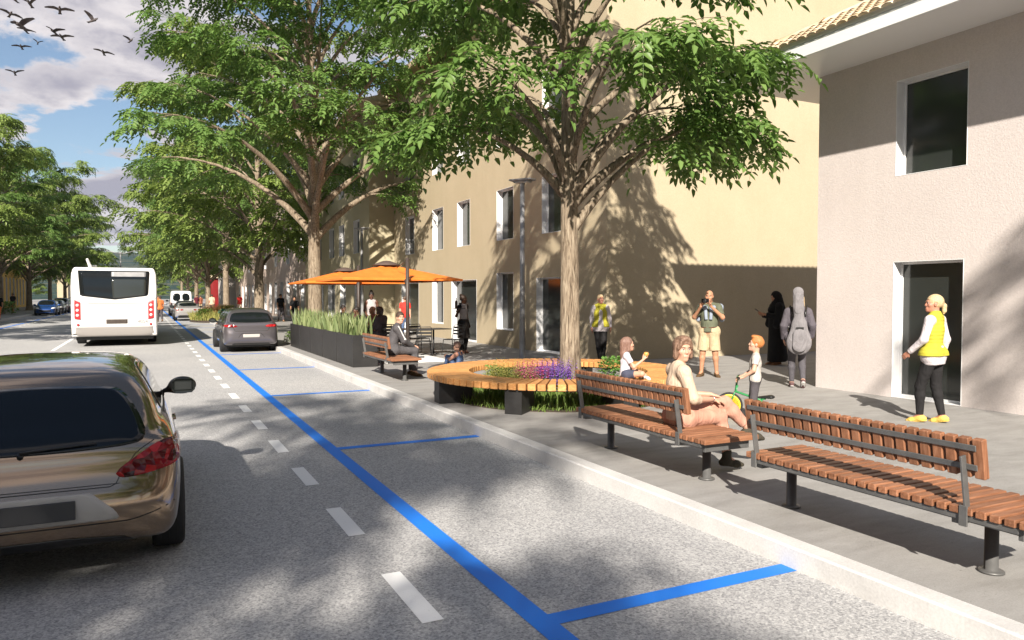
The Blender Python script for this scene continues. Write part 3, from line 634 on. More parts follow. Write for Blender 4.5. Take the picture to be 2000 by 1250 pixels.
def grow_tree(seed, H, rad, z_lo, trunk_r, n_limb, leaf_l=.14, leaf_w=.066, rach=.40, env=None, lean=0.0, sub_step=.62, twig_step=.36, leaf_step=.125, z_hi=.80, e_lo=40, budget=22000, explicit=None, thick=1.0, u0=.30):
    rng = np.random.RandomState(seed); rn = lambda a, b: rng.uniform(a, b)
    tubes = MB(); LP = []; LD = []
    # trunk
    n = 14; pts = []; rs = []
    for i in range(n):
        t = i / (n - 1); z = t * H * .86; pts.append((math.sin(t * 3 + seed) * .10 * t, math.cos(t * 2.3 + seed) * .10 * t, z))
        r = trunk_r * ((1 - t) ** .8 * .86 + .08) ; r *= 1 + .38 * math.exp(-z / .30)
        rs.append(r)
    pts.insert(1, (0, 0, .12)); rs.insert(1, trunk_r * (.94 + .38 * math.exp(-.4))); pts.insert(2, (0, 0, .4)); rs.insert(2, trunk_r * (.94 + .1)); pts.sort(key=lambda p: p[2]); rs.sort(reverse=True)
    tubes.tube(pts, rs, 18)
    tz = [p[2] for p in pts]
    def axis(z): return np.array([np.interp(z, tz, [p[0] for p in pts]), np.interp(z, tz, [p[1] for p in pts]), z]), float(np.interp(z, tz, rs))
    env = env or (lambda t: math.sqrt(max(0.02, 1 - ((t - .36) / .68) ** 2)) if t > .36 else .80 + .20 * t / .36)
    limbs = []
    for i in range(n_limb):
        t = i / (n_limb - 1); z0 = z_lo + (H * z_hi - z_lo) * t ** 1.15; az = i * 2.39996 + rn(-.3, .3) + seed
        L = rad * env(min(1, (z0 + rad * .18) / H)) * rn(.85, 1.08); e = R(e_lo + 24 * t + rn(-8, 8)); limbs.append((z0, az, L, e, trunk_r * (.42 - .25 * t) * thick))
    for ex in (explicit or []): limbs.append(ex)
    def polyline(p0, az, e0, e1, L, steps, wob, bend=.9):
        P = [np.array(p0)]; 
        for k in range(steps):
            u = (k + .5) / steps; e = e0 + (e1 - e0) * u ** bend; az += rn(-wob, wob)
            P.append(P[-1] + L / steps * np.array([math.cos(az) * math.cos(e), math.sin(az) * math.cos(e), math.sin(e)]))
        return P, az
    def twig(p0, az, e, L):
        P, _ = polyline(p0, az, e, e - .45, L, 3, .15)
        if L > .5 and rng.rand() < .55: tubes.tube(P, [.009, .007, .005, .003], 4, False)
        m = max(2, int(L / leaf_step)); A = np.array(P)
        for q in range(m):
            s = (q + .6) / m * 3; k = min(2, int(s)); f = s - k; p = A[k] * (1 - f) + A[k + 1] * f
            d = A[k + 1] - A[k]; a = math.atan2(d[1], d[0]) + (1 if q % 2 else -1) * rn(.5, 1.2); LP.append(p); LD.append((a, rn(-.75, .15), rn(-.45, .45), rn(.8, 1.15)))
        LP.append(A[-1]); d = A[-1] - A[-2]; LD.append((math.atan2(d[1], d[0]), rn(-.9, -.2), rn(-.3, .3), 1.1))
    for (z0, az, L, e, r0) in limbs:
        c, tr = axis(z0); steps = 9
        P, azE = polyline(c, az, e, R(rn(-12, 14)), L * 1.22, steps, .10, 1.35)
        rr = [max(.012, r0 * (1 - .93 * (k / steps) ** .85)) for k in range(steps + 1)]
        tubes.tube([tuple(p) for p in P], rr, 9, False)
        A = np.array(P); ns = max(4, int(L * (1 - u0) / .70 / sub_step)); 
        for j in range(ns):
            u = u0 + (1 - u0) * (j + .5) / ns; s = u * steps; k = min(steps - 1, int(s)); f = s - k; p = A[k] * (1 - f) + A[k + 1] * f
            d = A[k + 1] - A[k]; a0 = math.atan2(d[1], d[0]) + (1 if j % 2 else -1) * rn(.45, 1.15); el = math.asin(d[2] / np.linalg.norm(d)) * .5 + rn(-.25, .55)
            Ls = L * rn(.20, .36) * (1.15 - .5 * u); r1 = max(.01, np.interp(s, range(steps + 1), rr) * .5)
            B, _ = polyline(p, a0, el, el - .5, Ls, 5, .16); tubes.tube([tuple(x) for x in B], [r1, r1 * .8, r1 * .6, r1 * .45, r1 * .3, .006], 6, False)
            Bm = np.array(B); nt = max(3, int(Ls / twig_step))
            for q in range(nt):
                s2 = (.22 + .78 * (q + .5) / nt) * 5; k2 = min(4, int(s2)); f2 = s2 - k2; pp = Bm[k2] * (1 - f2) + Bm[k2 + 1] * f2; d2 = Bm[k2 + 1] - Bm[k2]
                twig(pp, math.atan2(d2[1], d2[0]) + (1 if q % 2 else -1) * rn(.5, 1.2), rn(-.25, .35), rn(.45, .95))
            twig(B[-1], math.atan2((B[-1] - B[-2])[1], (B[-1] - B[-2])[0]), -.1, rn(.5, .9))
        twig(P[-1], azE, -.15, .9)
    trunk_me = tubes.mesh('trunk')
    # leaves
    LP = np.array(LP); LD = np.array(LD)
    if len(LP) > budget:
        sel = rng.choice(len(LP), budget, replace=False); LP, LD = LP[sel], LD[sel]
    T = [leaf_template(rng, 4, leaf_l, leaf_w, rach, dr) for dr in (.25, .55, .9)]; VS = []; FS = []; off = 0; kind = rng.randint(0, 3, len(LP))
    for ti, (tv, tf) in enumerate(T):
        s = kind == ti; p, d = LP[s], LD[s]; a, pit, rol, sc = d[:, 0], d[:, 1], d[:, 2], d[:, 3]; N = len(p)
        ydir = np.stack([np.cos(a) * np.cos(pit), np.sin(a) * np.cos(pit), np.sin(pit)], 1); side = np.stack([np.sin(a), -np.cos(a), np.zeros(N)], 1)
        up = np.cross(side, ydir); x2 = side * np.cos(rol)[:, None] + up * np.sin(rol)[:, None]; z2 = np.cross(x2, ydir)
        Rm = np.stack([x2, ydir, z2], 2)                                   # columns
        W = np.einsum('nij,vj->nvi', Rm, tv) * sc[:, None, None] + p[:, None, :]
        VS.append(W.reshape(-1, 3)); FS.append((tf[None] + (np.arange(N) * len(tv))[:, None, None] + off).reshape(-1, 4)); off += N * len(tv)
    crown_me = np_mesh('crown', np.concatenate(VS), np.concatenate(FS), False)
    return trunk_me, crown_me, len(LP)
def tree_obj(meshes, loc, rz, sc, label, leaf=None, bark=None, group=None):
    root = empty('street_tree', loc, rz); root.scale = (sc, sc, sc); tag(root, label, 'tree', group)
    link('trunk', meshes[0], None, root); link('crown', meshes[1], None, root); return root
def build_trees():
    big = grow_tree(11, 17.5, 6.3, 4.0, .315, 36, leaf_l=.18, leaf_w=.095, rach=.50, budget=27000, u0=.44, e_lo=50, thick=1.35)
    big[0].materials.append(M['bark']); big[1].materials.append(M['leaf'])
    big2 = grow_tree(5, 18.5, 7.8, 2.9, .33, 28, leaf_l=.26, leaf_w=.13, rach=.66, twig_step=.45, leaf_step=.16, budget=17000)
    big2[0].materials.append(M['bark']); big2[1].materials.append(M['leaf_far'])
    # the tree in the ring: limbs read from the photograph (height, bearing, length, rise, radius), the rest grown
    ex = [(2.75, R(-25), 4.4, R(52), .085), (3.2, R(-5), 4.6, R(42), .10), (3.3, R(155), 3.6, R(47), .085), (3.35, R(-40), 4.8, R(55), .115), (3.25, R(25), 4.8, R(58), .10), (3.4, R(120), 4.2, R(66), .095), (3.5, R(200), 3.8, R(60), .085), (3.6, R(75), 4.5, R(55), .09), (3.8, R(-90), 4.0, R(58), .08), (4.3, R(-15), 4.6, R(46), .08)]
    near = grow_tree(23, 13.5, 2.9, 4.7, .185, 24, leaf_l=.145, leaf_w=.078, rach=.40, explicit=[(a, b, c * .62, d + R(4), e * 1.05) for a, b, c, d, e in ex], sub_step=.46, budget=14500, e_lo=54, thick=1.2, u0=.50)
    near[0].materials.append(M['bark']); near[1].materials.append(M['leaf'])
    print('leaves', big[2], big2[2], near[2])
    tree_obj(near, (6.3, 10.6, PZ - .05), 0, 1.0, 'street tree with a furrowed trunk rising out of the round wooden bench')
    tree_obj(big, (6.3, 31.2, PZ - .02), R(100), 1.0, 'broad street tree with fanned bare limbs behind the snake plant planters')
    g = 'trees along the right pavement'
    for i, (x, y, rz, s, m, lb) in enumerate([(6.3, 48.0, 200, .95, big2, 'street tree behind the grey hatchback, second beyond the planters'), (6.3, 68.5, 20, .95, big, 'street tree beside the flower bed far down the right pavement'),
                             (6.3, 89, 140, .95, big2, 'street tree beyond the flower bed, trunk lit behind the silver coupe'), (6.3, 110, 250, .95, big, 'street tree in front of the red kiosk'),
                             (6.3, 132, 60, .95, big2, 'street tree beyond the red kiosk with its trunk above the white van'), (6.3, 154, 300, .95, big, 'last street tree on the right far beyond the white van')]):
        tree_obj(m, (x, y, PZ - .02), R(rz), s, lb, group=g)
    g = 'trees along the far left pavement'
    for i, (x, y, rz, s, m, lb) in enumerate([(-11.9, 82, 70, .9, big, 'street tree at the left frame edge, nearest of the far left row'), (-11.9, 101, 170, .98, big2, 'street tree with its trunk behind the blue parked car'),
                             (-11.9, 122, 260, .95, big, 'street tree further back in the left row beyond the parked cars'), (-11.9, 144, 30, .95, big2, 'street tree seen above the bus roof at the end of the left row'), (-11.9, 60, 10, .78, big2, 'street tree of the left row, crown only leaning into the frame')]):
        tree_obj(m, (x, y, PZ - .02), R(rz), s, lb, group=g)
    for (x, s) in ((-42, .5), (-30, .56), (-19, .48), (-7, .52), (3, .5), (14, .55), (26, .5)):
        tree_obj(big2, (x, 236 + s * 30, -.05), R(x * 9), s, 'small tree in the row closing the far end of the street before the hills', group='trees closing the far end of the street')
    # trees of the same two rows behind the photographer, plus a smaller one added for shade round the near car; their shade falls on the near road and the house
    for (x, y, rz, s, m, lb) in [(-12.9, -12.9, 30, 1.0, big, 'street tree standing behind the viewer on the left pavement'), (-10.0, -8.6, 75, 1.0, near, 'smaller unseen street tree added behind the viewer on the left pavement for its shade'), (6.6, -13.9, 120, .9, big2, 'street tree standing behind the viewer on the right pavement'), (-12.2, 33, 200, .85, big, 'street tree on the left pavement outside the view beside the bus')]:
        tree_obj(m, (x, y, PZ - .02), R(rz), s, lb)
build_trees()
# ------------------------------------------------------------------ street furniture
def make_bench(label):
    """origin under the near end, y along the seat, backrest on the -x (street) side"""
    root = empty('park_bench'); tag(root, label, 'bench', 'slatted benches along the kerb')
    L, n = 2.13, 27; rnd = random.Random(2)
    m = MB()
    for i in range(n):
        y = .04 + (L - .08) * i / (n - 1); m.box((-.0 + rnd.uniform(-.002, .002), y, .4475), (.61, .059, .045), None, .005)
    m.build('seat', 'wood_brown', root)
    tilt = Matrix.Rotation(R(-9), 3, 'Y'); y0, y1 = .30, 2.11; nb = 23
    b = MB()
    for i in range(nb):
        y = y0 + (y1 - y0) * i / (nb - 1); b.box((-.272, y, .765), (.045, .062, .235), tilt, .005)
    b.build('backrest', 'wood_brown_upright', root)
    for z in (.71, .825):
        x = -.272 - (z - .765) * math.tan(R(9)) - .0285
        MB().box((x, (y0 + y1) / 2, z), (.008, y1 - y0 - .01, .035), tilt, .002).build('back_rail', 'grey_steel', root)
    for y in (y0 + .075, y1 - .075):
        a = MB(); x0 = -.305
        a.box((x0 + .002, y, .42), (.012, .05, .12), None, .002); a.box((-.293, y, .60), (.045, .014, .35), tilt, .002); a.box((-.253, y, .765), (.008, .045, .2), tilt, .002)
        a.build('back_support', 'grey_steel', root)
    f = MB()
    for x in (-.22, .22): f.box((x, L / 2, .397), (.05, L - .16, .05), None, .003)
    for y in (.085, .45, 2.03): f.box((0, y, .386), (.50, .03 if y < .1 else .06, .075), None, .003)
    f.box((-.286, L / 2, .408), (.012, L - .16, .03)); f.build('seat_frame', 'grey_steel', root)
    for y in (.45, 2.03):
        MB().lathe([(.074, 0), (.074, .010), (.066, .014), (.040, .016), (.039, .36), (.0, .36)], 20, (.10, y, 0)).build('leg', 'grey_steel', root)
    return root
def build_benches():
    b = make_bench('slatted wooden bench at the right frame edge, empty and nearest of the kerb benches'); b.location = (4.55, 2.31, PZ)
    c = copy_tree(b); c.location = (4.55, 4.90, PZ); c['label'] = 'slatted wooden bench on which the woman in the pale knit top sits'
    d = copy_tree(b); d.location = (4.55, 13.85, PZ); d['label'] = 'slatted wooden bench beside the planters with the man in the tracksuit on it'
build_benches()
RC = (6.26, 10.95)
def build_ring():
    root = empty('ring_bench', (*RC, PZ)); tag(root, 'large round wooden bench of radial slats encircling a tree and a flower bed', 'bench')
    m = MB(); n = 96; ro, ri = 2.2, 1.5; rnd = random.Random(5)
    for i in range(n):
        a = 2 * math.pi * (i + .5) / n; d = Vector((math.cos(a), math.sin(a), 0)); s = Vector((-d.y, d.x, 0)); wo, wi = math.pi * ro / n - .014, math.pi * ri / n - .010
        dz = rnd.uniform(-.0015, .0015); vs = []
        for z in (.355, .45 + dz):
            for r, w in ((ri, -wi), (ro, -wo), (ro, wo), (ri, wi)): vs.append(m.bm.verts.new(d * r + s * w + Vector((0, 0, z))))
        fs = [m.bm.faces.new([vs[k] for k in q]) for q in ((0, 3, 2, 1), (4, 5, 6, 7), (0, 1, 5, 4), (1, 2, 6, 5), (2, 3, 7, 6), (3, 0, 4, 7))]
        bmesh.ops.bevel(m.bm, geom=list({e for f in fs for e in f.edges}), offset=.006, segments=1, affect='EDGES')
    m.build('seat', 'wood_honey', root)
    f = MB()
    for r in (1.68, 2.02):
        pts = [(r * math.cos(2 * math.pi * k / 64), r * math.sin(2 * math.pi * k / 64), .34) for k in range(65)]; f.tube(pts, .014, 6, False)
    f.build('hoop', 'dark_steel', root)
    for k in range(8):
        a = R(177 + 46 * k if k < 2 else 177 + 45 * k + 3); MB().box((1.86 * math.cos(a), 1.86 * math.sin(a), .176), (.56, .26, .352), Matrix.Rotation(a, 3, 'Z'), .004).build('leg', 'planter_metal', root)
build_ring()
# ------------------------------------------------------------------ low planting
def blades(rng, N, pos, hgt, wid, lean, curl=.4, seg=4):
    """upright leaf blades: pos(i)->x,y ; returns V,F"""
    V = []; F = []
    for i in range(N):
        x, y = pos(i); h = rng.uniform(*hgt); w = rng.uniform(*wid); a = rng.uniform(0, 6.283); l = rng.uniform(*lean); la = rng.uniform(0, 6.283); tw = rng.uniform(-1, 1); b = len(V)
        for k in range(seg + 1):
            t = k / seg; ww = w * (1 - t ** 2.2) * (.75 + .5 * math.sin(min(1, t * 1.4) * math.pi) * .6); off = l * h * t ** (1 + curl); ang = a + tw * t
            cx, cyy = x + off * math.cos(la), y + off * math.sin(la); z = h * t * (1 - .25 * l * t)
            V.append((cx - ww / 2 * math.cos(ang), cyy - ww / 2 * math.sin(ang), z)); V.append((cx + ww / 2 * math.cos(ang), cyy + ww / 2 * math.sin(ang), z))
        for k in range(seg): F.append((b + 2 * k, b + 2 * k + 1, b + 2 * k + 3, b + 2 * k + 2))
    return V, F
def leafy(rng, N, rad, hgt, size):
    """a small bush of leaves"""
    V = []; F = []
    for i in range(N):
        a = rng.uniform(0, 6.283); u = rng.uniform(0, 1) ** .5; e = rng.uniform(0, 1) ** .7; x, y, z = rad * u * math.cos(a) * (1 - .4 * e), rad * u * math.sin(a) * (1 - .4 * e), .03 + hgt * e
        s = size * rng.uniform(.6, 1.2); t = rng.uniform(0, 6.283); p = rng.uniform(-.3, .8); d = np.array([math.cos(t) * math.cos(p), math.sin(t) * math.cos(p), math.sin(p)]); sd_ = np.array([-math.sin(t), math.cos(t), rng.uniform(-.3, .3)]); o = np.array([x, y, z]); b = len(V)
        V += [tuple(o), tuple(o + d * s * .5 + sd_ * s * .3), tuple(o + d * s), tuple(o + d * s * .5 - sd_ * s * .3)]; F.append((b, b + 1, b + 2, b + 3))
    return V, F
def clump(name, VF, m, loc, label=None, cat='plant', parent=None, kind=None, group=None):
    o = link(name, np_mesh(name, VF[0], VF[1]), m, parent, loc)
    return tag(o, label, cat if label else None, group, kind)
def spikes(rng, N, rad, hgt, m_leaf, m_flower, loc, label, name='flower_clump', fl=.45, ps=1.0):
    root = empty(name, loc); tag(root, label, 'flowers')
    disc = lambda i: (rad * rng.uniform(0, 1) ** .5 * math.cos(6.283 * rng.rand()), rad * rng.uniform(0, 1) ** .5 * math.sin(6.283 * rng.rand()))
    P = []
    def pos(i):
        a = rng.uniform(0, 6.283); r = rad * rng.rand() ** .5; P.append((r * math.cos(a), r * math.sin(a))); return P[-1]
    V, F = blades(rng, N, pos, (hgt * .55, hgt * .85), (.010, .022), (0, .35)); clump('leaves', (V, F), m_leaf, None, parent=root)
    V = []; F = []
    for (x, y) in P[::2]:
        h = hgt * rng.uniform(.75, 1.05); lx, ly = rng.uniform(-.05, .05, 2)
        for k in range(14):
            t = 1 - fl + fl * k / 14; a = k * 2.4; s = .022 * ps * (1.15 - .7 * k / 14); c = np.array([x + lx * t, y + ly * t, h * t]); d = np.array([math.cos(a), math.sin(a), .5]) * s; q = np.array([-math.sin(a), math.cos(a), .2]) * s * .7; b = len(V)
            V += [tuple(c), tuple(c + d * .6 + q), tuple(c + d * 1.2), tuple(c + d * .6 - q)]; F.append((b, b + 1, b + 2, b + 3))
    clump('flower_spikes', (V, F), m_flower, None, parent=root)
    return root
def build_planting():
    rng = np.random.RandomState(8)
    # soil disc and ground cover inside the ring
    pts = [(1.80 * math.cos(2 * math.pi * k / 48), 1.80 * math.sin(2 * math.pi * k / 48)) for k in range(48)]
    s = MB().prism(pts, 0, .012).build('bed_soil', 'soil', None, (*RC, PZ - .004)); s['kind'] = 'structure'
    def ringpos(r0, r1, a0=0, a1=6.283):
        def f(i):
            a = rng.uniform(a0, a1); r = math.sqrt(rng.uniform(r0 * r0, r1 * r1)); return r * math.cos(a), r * math.sin(a)
        return f
    V, F = blades(rng, 5200, ringpos(.5, 1.83), (.07, .20), (.010, .02), (.1, .9), seg=3); clump('grass', (V, F), 'grass_leaf', (*RC, PZ), kind='stuff')
    at = lambda a, r: (RC[0] + r * math.cos(R(a)), RC[1] + r * math.sin(R(a)), PZ)
    spikes(rng, 480, .44, .66, M['grass_leaf'], M['yellow_leaf'], at(192, 1.0), 'pale yellow green flowering clump at the left end of the round bench bed')
    spikes(rng, 420, .32, .66, M['grass_leaf'], M['pink_flower'], at(214, .82), 'magenta pink flower spikes inside the round bench beside the violet ones')
    spikes(rng, 480, .34, .68, M['grass_leaf'], M['violet_flower'], at(238, .72), 'violet flower spikes inside the round bench just left of the trunk')
    spikes(rng, 300, .36, .42, M['grass_leaf'], M['pink_flower'], at(262, 1.25), 'magenta flowers under the front edge of the round bench', fl=.35)
    clump('shrub', leafy(rng, 900, .38, .62, .075), 'shrub_leaf', at(330, .95), 'light green bushy shrub inside the round bench right of the trunk', 'shrub')
    clump('shrub', leafy(rng, 700, .30, .40, .07), 'shrub_leaf', at(278, 1.45), 'light green low shrub under the round bench behind the bench backrest', 'shrub')
    clump('shrub', leafy(rng, 400, .22, .5, .06), 'shrub_leaf', at(165, 1.1), 'small green leafy shrub at the left inner edge of the round bench', 'shrub')
    # planters with snake plants along the kerb side of the cafe
    yb = 17.35; Lp = 1.69; g = 'planters along the cafe terrace'
    words = ['nearest to the bench', 'second from the bench', 'middle of the row', 'second from the far end', 'farthest along the kerb']
    for i in range(5):
        root = empty('planter_box', (4.68, yb + Lp * i + Lp / 2, PZ)); tag(root, 'tall black metal planter box, ' + words[i], 'planter', g)
        w, l, h = .60, Lp - .055, .76; b = MB()
        t = .02
        b.b(-w / 2, w / 2, -l / 2, -l / 2 + t, 0, h, .004); b.b(-w / 2, w / 2, l / 2 - t, l / 2, 0, h, .004); b.b(-w / 2, -w / 2 + t, -l / 2 + t, l / 2 - t, 0, h, .004); b.b(w / 2 - t, w / 2, -l / 2 + t, l / 2 - t, 0, h, .004)
        b.build('box', 'planter_metal', root); MB().b(-w / 2 + t, w / 2 - t, -l / 2 + t, l / 2 - t, .1, h - .06).build('soil', 'soil', root)
        V, F = blades(rng, 115, lambda k: (rng.uniform(-.24, .24), rng.uniform(-l / 2 + .05, l / 2 - .05)), (.42, .66), (.045, .072), (0, .42), .5, 6)
        clump('snake_plant', (V, F), 'blade', (4.68, yb + Lp * i + Lp / 2, PZ + h - .06), 'yellow edged snake plants in the black planter box ' + words[i], 'plant', group='snake plants in the planters')
    # kerb bed far down the street
    bx, by = 4.3, 57.0
    o = [(1.5 * math.cos(2 * math.pi * k / 32), 3.2 * math.sin(2 * math.pi * k / 32)) for k in range(32)]
    s = MB().prism(o, 0, .14).build('bed_soil', 'soil', None, (bx, by, 0.005)); s['kind'] = 'structure'
    V, F = blades(rng, 2600, lambda i: ((lambda a, r: (1.5 * r * math.cos(a), 3.0 * r * math.sin(a)))(rng.uniform(0, 6.283), rng.rand() ** .5)), (.35, .85), (.02, .05), (.1, .7), seg=3); clump('bed_grass', (V, F), 'yellow_leaf', (bx, by, .12), kind='stuff')
    spikes(rng, 420, 1.1, 1.15, M['yellow_leaf'], M['orange_flower'], (bx + .35, by - .4, .12), 'tall orange flowering grasses in the kerb bed beyond the grey hatchback', ps=3.0)
    clump('shrub', leafy(rng, 1500, .8, .7, .16), 'teal_leaf', (bx + .75, by - 2.4, .12), 'low blue green shrub at the near end of the kerb bed', 'shrub')
    clump('shrub', leafy(rng, 1500, .8, .95, .16), 'yellow_leaf', (bx + .9, by - 1.2, .12), 'yellow green shrub in the kerb bed behind the blue green one', 'shrub')
    clump('shrub', leafy(rng, 1300, .7, .75, .14), 'grass_leaf', (bx - .6, by - 1.9, .12), 'grassy green shrub at the street side of the kerb bed', 'shrub')
    clump('shrub', leafy(rng, 900, 1.1, 1.1, .2), 'shrub_leaf', (-11.0, 78.5, PZ), 'dark shrub on the left pavement beside the blue parked car', 'shrub')
    # narrow strip behind the hatchback seen between car and planter
    clump('shrub', leafy(rng, 900, .45, .4, .09), 'grass_leaf', (4.75, 27.0, PZ), 'low green plant between the grey hatchback and the last planter', 'shrub')
build_planting()
# ------------------------------------------------------------------ cafe terrace
def make_umbrella(label):
    root = empty('cantilever_umbrella'); tag(root, label, 'umbrella', 'orange cafe umbrellas')
    a = 1.65; zc = 2.14; zt = 2.60; V = []; n = 12
    # square canopy: eight gores with a slight sag between the ribs, centre at (0,1.85)
    bm = MB(); rings = []
    for j in range(n + 1):
        t = j / n; ring = []
        for k in range(32):
            ph = 2 * math.pi * k / 32; c_, s_ = math.cos(ph), math.sin(ph); q = 1 / max(abs(c_), abs(s_)); r = a * q
            sag = .045 * math.sin(math.pi * t) * (1 - abs(math.cos(4 * ph))); z = zt - (zt - zc) * (t ** .92) - sag
            ring.append(bm.bm.verts.new((r * t * c_, 1.85 + r * t * s_, z)) if j else None)
        rings.append(ring)
    apex = bm.bm.verts.new((0, 1.85, zt))
    for k in range(32): bm.bm.faces.new((apex, rings[1][k], rings[1][(k + 1) % 32])).smooth = True
    for j in range(1, n):
        for k in range(32): bm.bm.faces.new((rings[j][k], rings[j + 1][k], rings[j + 1][(k + 1) % 32], rings[j][(k + 1) % 32])).smooth = True
    low = [bm.bm.verts.new(v.co + Vector((0, 0, -.045))) for v in rings[n]]
    for k in range(32): bm.bm.faces.new((rings[n][k], low[k], low[(k + 1) % 32], rings[n][(k + 1) % 32]))
    cn = bm.build('canopy', 'orange_canvas', root)
    v = MB(); v.lathe([(.0, .085), (.10, .075), (.27, .015), (.40, -.05), (.385, -.06)], 16, (0, 1.85, zt)); v.build('vent', 'brown_canvas', cn)
    for k in range(8):
        ph = 2 * math.pi * k / 8 + math.pi / 4; q = a / max(abs(math.cos(ph)), abs(math.sin(ph))) * .97
        MB().tube([(0, 1.85, zt - .10), (q * math.cos(ph), 1.85 + q * math.sin(ph), zc - .03)], .012, 6).build('rib', 'mast_brown', root)
    MB().tube([(0, 0, .05), (0, 0, 2.68)], .048, 12).build('mast', 'mast_brown', root)
    m = MB(); m.tube([(0, 0, 2.05), (0, 1.85, zt - .14)], .022, 8); m.tube([(0, 0, 2.62), (0, .9, 2.45)], .012, 6); m.box((0, .04, 2.05), (.09, .12, .16), None, .01); m.build('arm', 'mast_brown', root)
    s = MB()
    for (x, y) in ((-.42, -.42), (.42, -.42), (-.42, .42), (.42, .42)): s.box((x, y, .03), (.80, .80, .055), None, .008)
    s.build('base_slab', 'white_slab', root)
    c = MB(); c.box((0, 0, .075), (.9, .07, .035), None, .004); c.box((0, 0, .078), (.07, .9, .035), None, .004); c.build('base_cross', 'dark_steel', root)
    return root
def make_chair(label):
    root = empty('cafe_chair'); tag(root, label, 'chair', 'dark metal cafe chairs')
    s = MB()
    for i in range(5): s.box((0, -.17 + .085 * i, .45 - .004 * abs(i - 2)), (.40, .07, .012), None, .003)
    s.build('seat', 'dark_steel', root)
    b = MB()
    for z in (.59, .68, .77): b.box((0, .225 + (z - .45) * .17, z), (.38, .012, .058), Matrix.Rotation(R(-10), 3, 'X'), .003)
    b.build('backrest', 'dark_steel', root)
    f = MB()
    for x in (-.2, .2):
        f.tube([(x, -.2, .44), (x, .2, .44)], .011, 8)
    f.tube([(-.2, .205, .44), (-.2, .275, .80), (-.17, .285, .845), (.17, .285, .845), (.2, .275, .80), (.2, .205, .44)], .011, 8); f.tube([(-.2, -.2, .44), (.2, -.2, .44)], .011, 8); f.tube([(-.2, .2, .44), (.2, .2, .44)], .011, 8)
    f.build('frame', 'dark_steel', root); MB().tube([(-.21, .2, .30), (.21, .2, .30)], .007, 6).build('stretcher', 'dark_steel', root)
    for x in (-1, 1):
        for y0, y1 in ((-.2, -.25), (.2, .27)): MB().tube([(.2 * x, y0, .44), (.225 * x, y1, .0)], .0105, 8).build('leg', 'dark_steel', root)
    return root
def make_table(label):
    root = empty('cafe_table'); tag(root, label, 'table', 'dark cafe tables')
    MB().box((0, 0, .745), (.82, .82, .018), None, .006).build('tabletop', 'dark_steel', root)
    MB().tube([(0, 0, .02), (0, 0, .74)], .026, 12).build('post', 'dark_steel', root)
    f = MB()
    for k in range(4): f.tube([(0, 0, .06), (.36 * math.cos(R(45 + 90 * k)), .36 * math.sin(R(45 + 90 * k)), .012)], .014, 8)
    f.build('foot', 'dark_steel', root); return root
def build_cafe():
    u = make_umbrella('square orange cantilever umbrella with its mast and white base slab nearest the viewer'); u.location = (6.15, 18.65, PZ)
    u2 = copy_tree(u); u2.location = (6.3, 24.2, PZ); u2['label'] = 'square orange cantilever umbrella behind the other, its left half in front of a trunk'
    t = make_table('dark square cafe table whose post shows beside the empty chairs'); t.location = (7.40, 20.1, PZ); t.rotation_euler.z = R(8)
    for (x, y, rz, l) in ((6.52, 20.25, 5, 'dark square cafe table behind the orange umbrella mast'), (5.6, 22.3, 0, 'dark square cafe table where the bald man sits'), (6.9, 26.4, 15, 'dark square cafe table under the farther orange umbrella')):
        c = copy_tree(t); c.location = (x, y, PZ); c.rotation_euler.z = R(rz); c['label'] = l
    ch = make_chair('dark metal cafe chair turned side-on next to the waitress'); ch.location = (7.93, 19.9, PZ); ch.rotation_euler.z = R(-60)
    for (x, y, rz, l) in ((6.86, 19.42, 165, 'dark metal cafe chair with its back to the viewer beside the umbrella mast'), (7.25, 20.85, 15, 'dark metal cafe chair on the far side of the near table'), (6.42, 20.95, -5, 'dark metal cafe chair behind the tracksuit man and the mast'),
                          (6.25, 21.55, -150, 'dark metal cafe chair with the grey haired person in it'), (6.36, 22.75, -84, 'dark metal cafe chair under the bald man'), (5.0, 22.9, 60, 'dark metal cafe chair empty across from the bald man'), (6.2, 26.4, 90, 'dark metal cafe chair at the farther table behind the planter blades'), (7.6, 26.5, -90, 'dark metal cafe chair by the wall at the farther table')):
        c = copy_tree(ch); c.location = (x, y, PZ); c.rotation_euler.z = R(rz); c['label'] = l
build_cafe()
# ------------------------------------------------------------------ lamps
def street_lamp(x, y, label):
    root = empty('street_lamp', (x, y, PZ)); tag(root, label, 'street lamp')
    MB().lathe([(.14, 0), (.14, .012), (.085, .016), (.082, .5), (.072, 1.0), (.06, 4.72), (0, 4.72)], 16).build('pole', 'lamp_grey', root)
    h = MB(); h.box((0, 0, 4.79), (.34, .66, .045), None, .012); h.box((0, 0, 4.745), (.22, .46, .05), None, .01); h.box((0, 0, 4.70), (.10, .12, .06), None, .008); hd = h.build('lamp_head', 'lamp_grey', root)
    MB().box((0, 0, 4.716), (.17, .40, .012)).build('lens', 'lens_clear', hd)
    root.rotation_euler.z = R(35); return root
def build_lamps():
    street_lamp(9.117, 17.87, 'slim grey post lamp with a flat head standing before the ochre building')
    street_lamp(9.0, 33.9, 'slim grey post lamp seen behind the farther orange umbrella')
    root = empty('street_lamp', (-2.6, 103, 0)); tag(root, 'tall double armed street lamp far off against the sky above the bus', 'street lamp')
    MB().lathe([(.16, 0), (.12, .3), (.07, 7.0), (0, 7.0)], 10).build('pole', 'lamp_grey', root)
    for s in (-1, 1):
        a = MB(); a.tube([(0, 0, 6.9), (s * 1.3, 0, 7.25)], .05, 8); a.box((s * 1.9, 0, 7.36), (1.2, .3, .1), Matrix.Rotation(R(-8 * s), 3, 'Y'), .02); a.build('lamp_arm', 'lamp_grey', root)
    MB().box((0, 0, 7.05), (.3, .3, .25), None, .04).build('collar', 'lamp_grey', root)
build_lamps()
